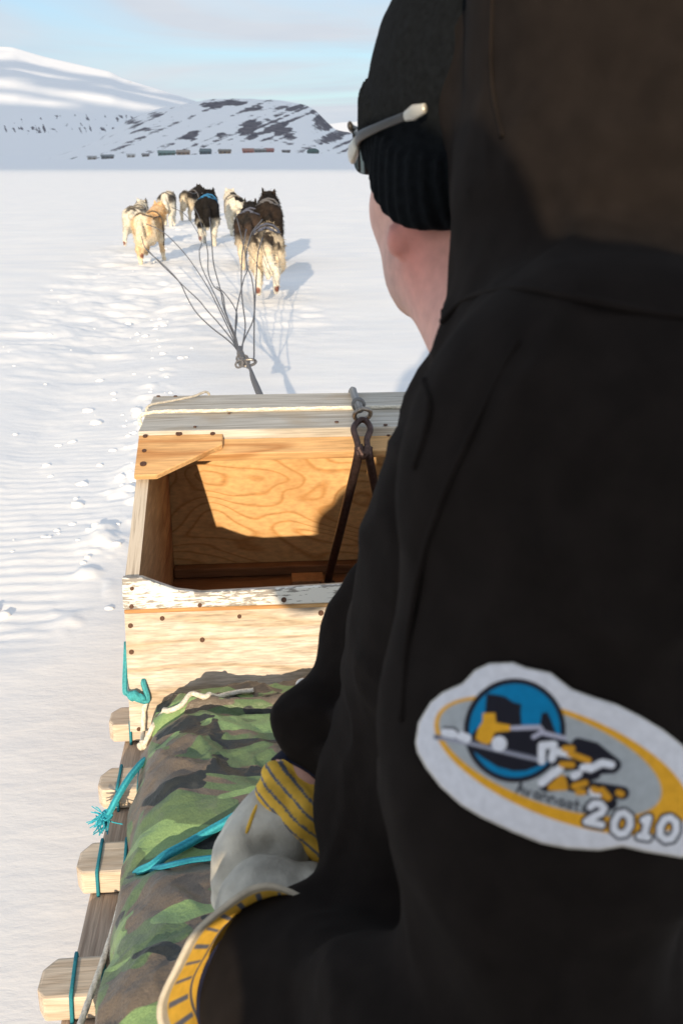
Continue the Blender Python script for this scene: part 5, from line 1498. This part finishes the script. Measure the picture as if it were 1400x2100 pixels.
make_dog(429, 502, R_(0), 1.16, coat_black, dict(G2, tail='down', fluff=.006, hz=-.02), 'black dog with pale legs and a blue harness band in the middle of the team', (.02, .14, .30))
make_dog(482, 482, R_(-8), 1.06, coat_spot, dict(G1, tail='out', fluff=.004), 'white dog with black spots running right of the black dog', (.16, .15, .14))
make_dog(509, 540, R_(3), 1.08, coat_dark, dict(G1, turn=-.4, hx=-.03, hz=-.02, tail='down'), 'dark brown dog left of the prick eared dog, just beyond the nearest dog', (.08, .09, .13), Y=12.6)
make_dog(547, 540, R_(2), 1.18, coat_ears, dict(G4, tail='down', hz=.0, fluff=.012), 'black dog with upright ears seen above the nearest dog', (.10, .10, .11), Y=13.2)
make_dog(550, 606, R_(1), 1.02, coat_near, dict(G3, fluff=.012, hz=-.10, tail='down'), 'nearest dog, grey backed with cream legs and both hind paws lifted', (.07, .08, .12), band=(.66, .60, .50), lift=.01)

# ================================================================== TRACES
KN = ground(500, 741, .275)
def trace(pts, h1, label, h0=.29, sag=.10):
    n = len(pts)
    s_ = np.concatenate([[0], np.cumsum([math.hypot(b_[0]-a[0], b_[1]-a[1]) for a, b_ in zip(pts[:-1], pts[1:])])]); s_ /= s_[-1]
    P = []
    for (x, y), t_ in zip(pts, s_):
        h = h0+(h1-h0)*t_-sag*math.sin(math.pi*min(1, t_*1.0))
        P.append(ground(x, y, max(h, .04)))
    P = smooth_path(P, 10)
    V, Fc = tube(P, np.interp(np.linspace(0, 1, len(P)), [0, .4, 1], [.0040, .0042, .0050]), 6)
    o = mesh('trace_line', V, Fc, M['trace'], smooth=True, base=P[0])
    return tag(o, label, 'rope', 'lines from the dogs to the tow knot')
trace([(493, 733), (482, 712), (463, 694), (432, 670), (402, 640), (384, 610), (372, 585), (358, 566), (331, 539), (300, 511), (290, 485)], .50, 'slack line bulging farthest left, leading to the whitish dog')
trace([(494, 733), (484, 712), (472, 692), (446, 660), (425, 637), (407, 615), (380, 590), (360, 570), (330, 541), (303, 512)], .32, 'line meeting the farthest left line and passing below the cream and orange dog')
trace([(494, 734), (486, 713), (476, 690), (450, 636), (422, 582), (383, 525), (350, 489), (329, 472), (300, 459)], .62, 'line rising to the back of the cream and orange dog')
trace([(495, 734), (487, 714), (478, 685), (455, 636), (437, 597), (413, 545), (409, 515), (411, 488), (380, 440), (352, 425)], .62, 'line running up past the left flank of the black dog to the grey sided dog')
trace([(495, 734), (488, 714), (480, 685), (463, 640), (456, 602), (438, 586), (427, 556), (425, 510), (410, 450), (398, 424)], .62, 'kinked line leading on to the small looking dog at the front')
trace([(496, 734), (489, 714), (481, 684), (460, 636), (452, 594), (438, 540), (434, 490), (430, 446)], .70, 'line going straight up to the black dog with the blue band')
trace([(496, 734), (488, 712), (482, 690), (485, 640), (462, 603), (445, 588)], .14, 'short cross line tangled between the middle lines', sag=.04)
trace([(497, 735), (489, 714), (483, 684), (486, 632), (500, 572), (507, 546), (496, 490), (483, 436)], .64, 'line leading up to the white dog with black spots')
trace([(498, 735), (497, 712), (503, 668), (498, 625), (495, 585), (497, 520), (505, 470)], .68, 'line leading up to the dark brown dog')
trace([(499, 735), (496, 712), (504, 690), (520, 652), (521, 610), (516, 570), (505, 535), (515, 480), (538, 450)], .74, 'line curving left of the nearest dog to the prick eared dog')
trace([(520, 740), (521, 725), (521, 690), (522, 640), (525, 580), (529, 520), (538, 488)], .62, 'straight line from the right end of the knot to the nearest dog')
kk = empty('tow_knot', KN, 'dark knot and steel ring gathering all the dog lines in front of the sled', 'knot')
def ring_at(px, py, r_, ax1, ax2, tr_=.006, mat=M['trace'], nm='loop'):
    c_ = ground(px, py, .275)
    P = np.array([c_+r_*math.cos(a)*np.array(ax1)+r_*math.sin(a)*np.array(ax2) for a in np.linspace(0, 2*math.pi, 20, endpoint=False)])
    V, Fc = tube(P, tr_, 7, closed=True); mesh(nm, V, Fc, mat, kk, smooth=True)
ring_at(508, 744, .040, (1, .1, .1), (0, .5, .30), .0075, M['steel'], 'ring')
for i in range(9):
    a = rng.random()*3; ring_at(488+rng.random()*22, 734+rng.random()*16, .012+.012*rng.random(), (math.cos(a), math.sin(a), .3), (-math.sin(a)*.5, .4, .8), .0055)
c_ = ground(494, 727, .285)
V, Fc = nets(lambda P: chain(P, [ground(490, 714, .285), c_, ground(499, 742, .275)], [.013, .018, .017], .01)+.004*np.sin(P[:, 0]*230+P[:, 2]*310), c_-[.09, .5, .12], c_+[.09, .5, .12], .007)
mesh('binding', V, Fc, M['trace'], kk, smooth=True)
# main tow line from the knot to the nose of the sled
p0 = ground(508, 750, .27); p3 = np.array([.10, 3.2, .21])
P = smooth_path([p0, p0*.93+p3*.07+[.004, 0, .004], p0*.8+p3*.2, p0*.4+p3*.6, p3], 14)
rr = np.interp(np.linspace(0, 1, len(P)), [0, .05, .14, .3, .55, 1], [.007, .013, .008, .009, .016, .018])
V, Fc = tube(P, rr, 8)
o = mesh('tow_strap', V, Fc, M['trace'], smooth=True, base=p3); tag(o, 'dark tow strap widening from the knot towards the sled nose', 'strap')

# ================================================================== PHOTOGRAPHER (behind the lens; his shadow lies over the driver)
HPX = np.array([-.106, -.30, 1.275])
PHA = {1: ((.075, -.37, 1.05), (.040, -.27, 1.268), (.030, -.13, 1.27), (.02, -.10, 1.27)), -1: ((-.215, -.36, .985), (-.255, -.24, .915), (-.09, -.12, 1.06), (-.03, -.085, 1.115))}
def ph_body(P):
    d = ell(P, HPX, (.078, .098, .115))
    d = smin(d, ell(P, HPX+[0, .05, -.06], (.06, .06, .075)), .03)
    d = smin(d, cap(P, HPX+[0, .10, -.005], HPX+[0, .12, -.03], .009, .013), .012)
    d = smin(d, chain(P, [HPX-[0, .02, .08], (-.06, -.36, 1.04), (-.05, -.42, .70), (-.05, -.45, .46)], [.058, .07, .09, .10], .04), .04)
    for s in (1, -1):
        sh_, el_, wr_, hn = PHA[s]
        d = smin(d, chain(P, [(-.07, -.37, 1.02), sh_, el_, wr_, hn], [.05, .045, .035, .026, .026], .02), .02)
        for k_ in range(4):
            o_ = np.array([.0, 0, .018*k_-.02]) if s < 0 else np.array([.016*k_-.03, 0, 0])
            hn_ = np.array(hn)
            d = smin(d, chain(P, [hn_+o_, hn_+o_+[0, .035, s*.004], hn_+o_+[-s*.0, .05, -s*.022]], [.011, .010, .009], .006), .006)
        d = smin(d, chain(P, [(-.05, -.45, .46), (-.05+s*.13, -.12, .46), (-.05+s*.17, -.46, .40)], [.085, .06, .05], .03), .03)
    return d
v, f = nets(ph_body, (-.42, -.62, .30), (.34, -.02, 1.44), .0085)
ph = mesh('person', v, f, M['skin'], smooth=True, col=np.tile([[.58, .34, .27]], (len(v), 1)), base=(-.05, -.45, .36))
tag(ph, 'photographer in a hooded dark blue parka kneeling behind, a camera raised to the eye', 'person')
def ph_coat(P):
    d = ell(P, HPX+[0, -.01, .02], (.118, .13, .180))
    d = smax(d, -ell(P, HPX+[0, .09, -.01], (.085, .14, .12)), .02)
    d = smin(d, chain(P, [(-.06, -.37, 1.03), (-.05, -.42, .76), (-.05, -.45, .48)], [.105, .130, .16], .05), .05)
    d = smin(d, cap(P, (-.10, -.34, 1.14), (.045, -.36, 1.12), .085, .08), .03)
    for s in (1, -1):
        sh_, el_, wr_, hn = PHA[s]
        d = smin(d, chain(P, [(-.07+s*.05, -.37, 1.03), sh_, el_, wr_], [.085, .072, .056, .042], .03), .03)
    return d-.004*fbm(P*[12, 12, 12], 3, 480)
v, f = nets(ph_coat, (-.48, -.66, .34), (.40, -.03, 1.50), .010)
mesh('parka', v, f, simple('parka_cloth', (.03, .045, .09), .8, .2, 50, .2), ph, smooth=True)
def ph_tr(P):
    d = ell(P, (-.05, -.45, .46), (.16, .14, .11))
    for s in (1, -1): d = smin(d, chain(P, [(-.05, -.45, .46), (-.05+s*.13, -.12, .455), (-.05+s*.17, -.48, .40)], [.10, .075, .065], .03), .03)
    return d
v, f = nets(ph_tr, (-.40, -.68, .30), (.30, .02, .62), .011)
mesh('trousers', v, f, M['trousers'], ph, smooth=True)
kc_ = empty('camera', (0, -.09, 1.19), 'black camera held up by the photographer', 'camera')
V, Fc = box_v((-.042, -.115, 1.130), (.038, -.065, 1.262)); o = mesh('camera_body', V, Fc, M['plastic'], kc_); bevel(o, .008, 2)
V, Fc = tube(np.array([(0, y_, 1.192) for y_ in (-.066, -.055, -.03, -.012)]), np.array([.034, .036, .035, .036]), 24, capped=True); mesh('lens_barrel', V, Fc, M['lens'], kc_, smooth=True)
V, Fc = box_v((-.068, -.110, 1.175), (-.043, -.075, 1.215)); o = mesh('viewfinder_hump', V, Fc, M['plastic'], kc_); bevel(o, .006, 2)
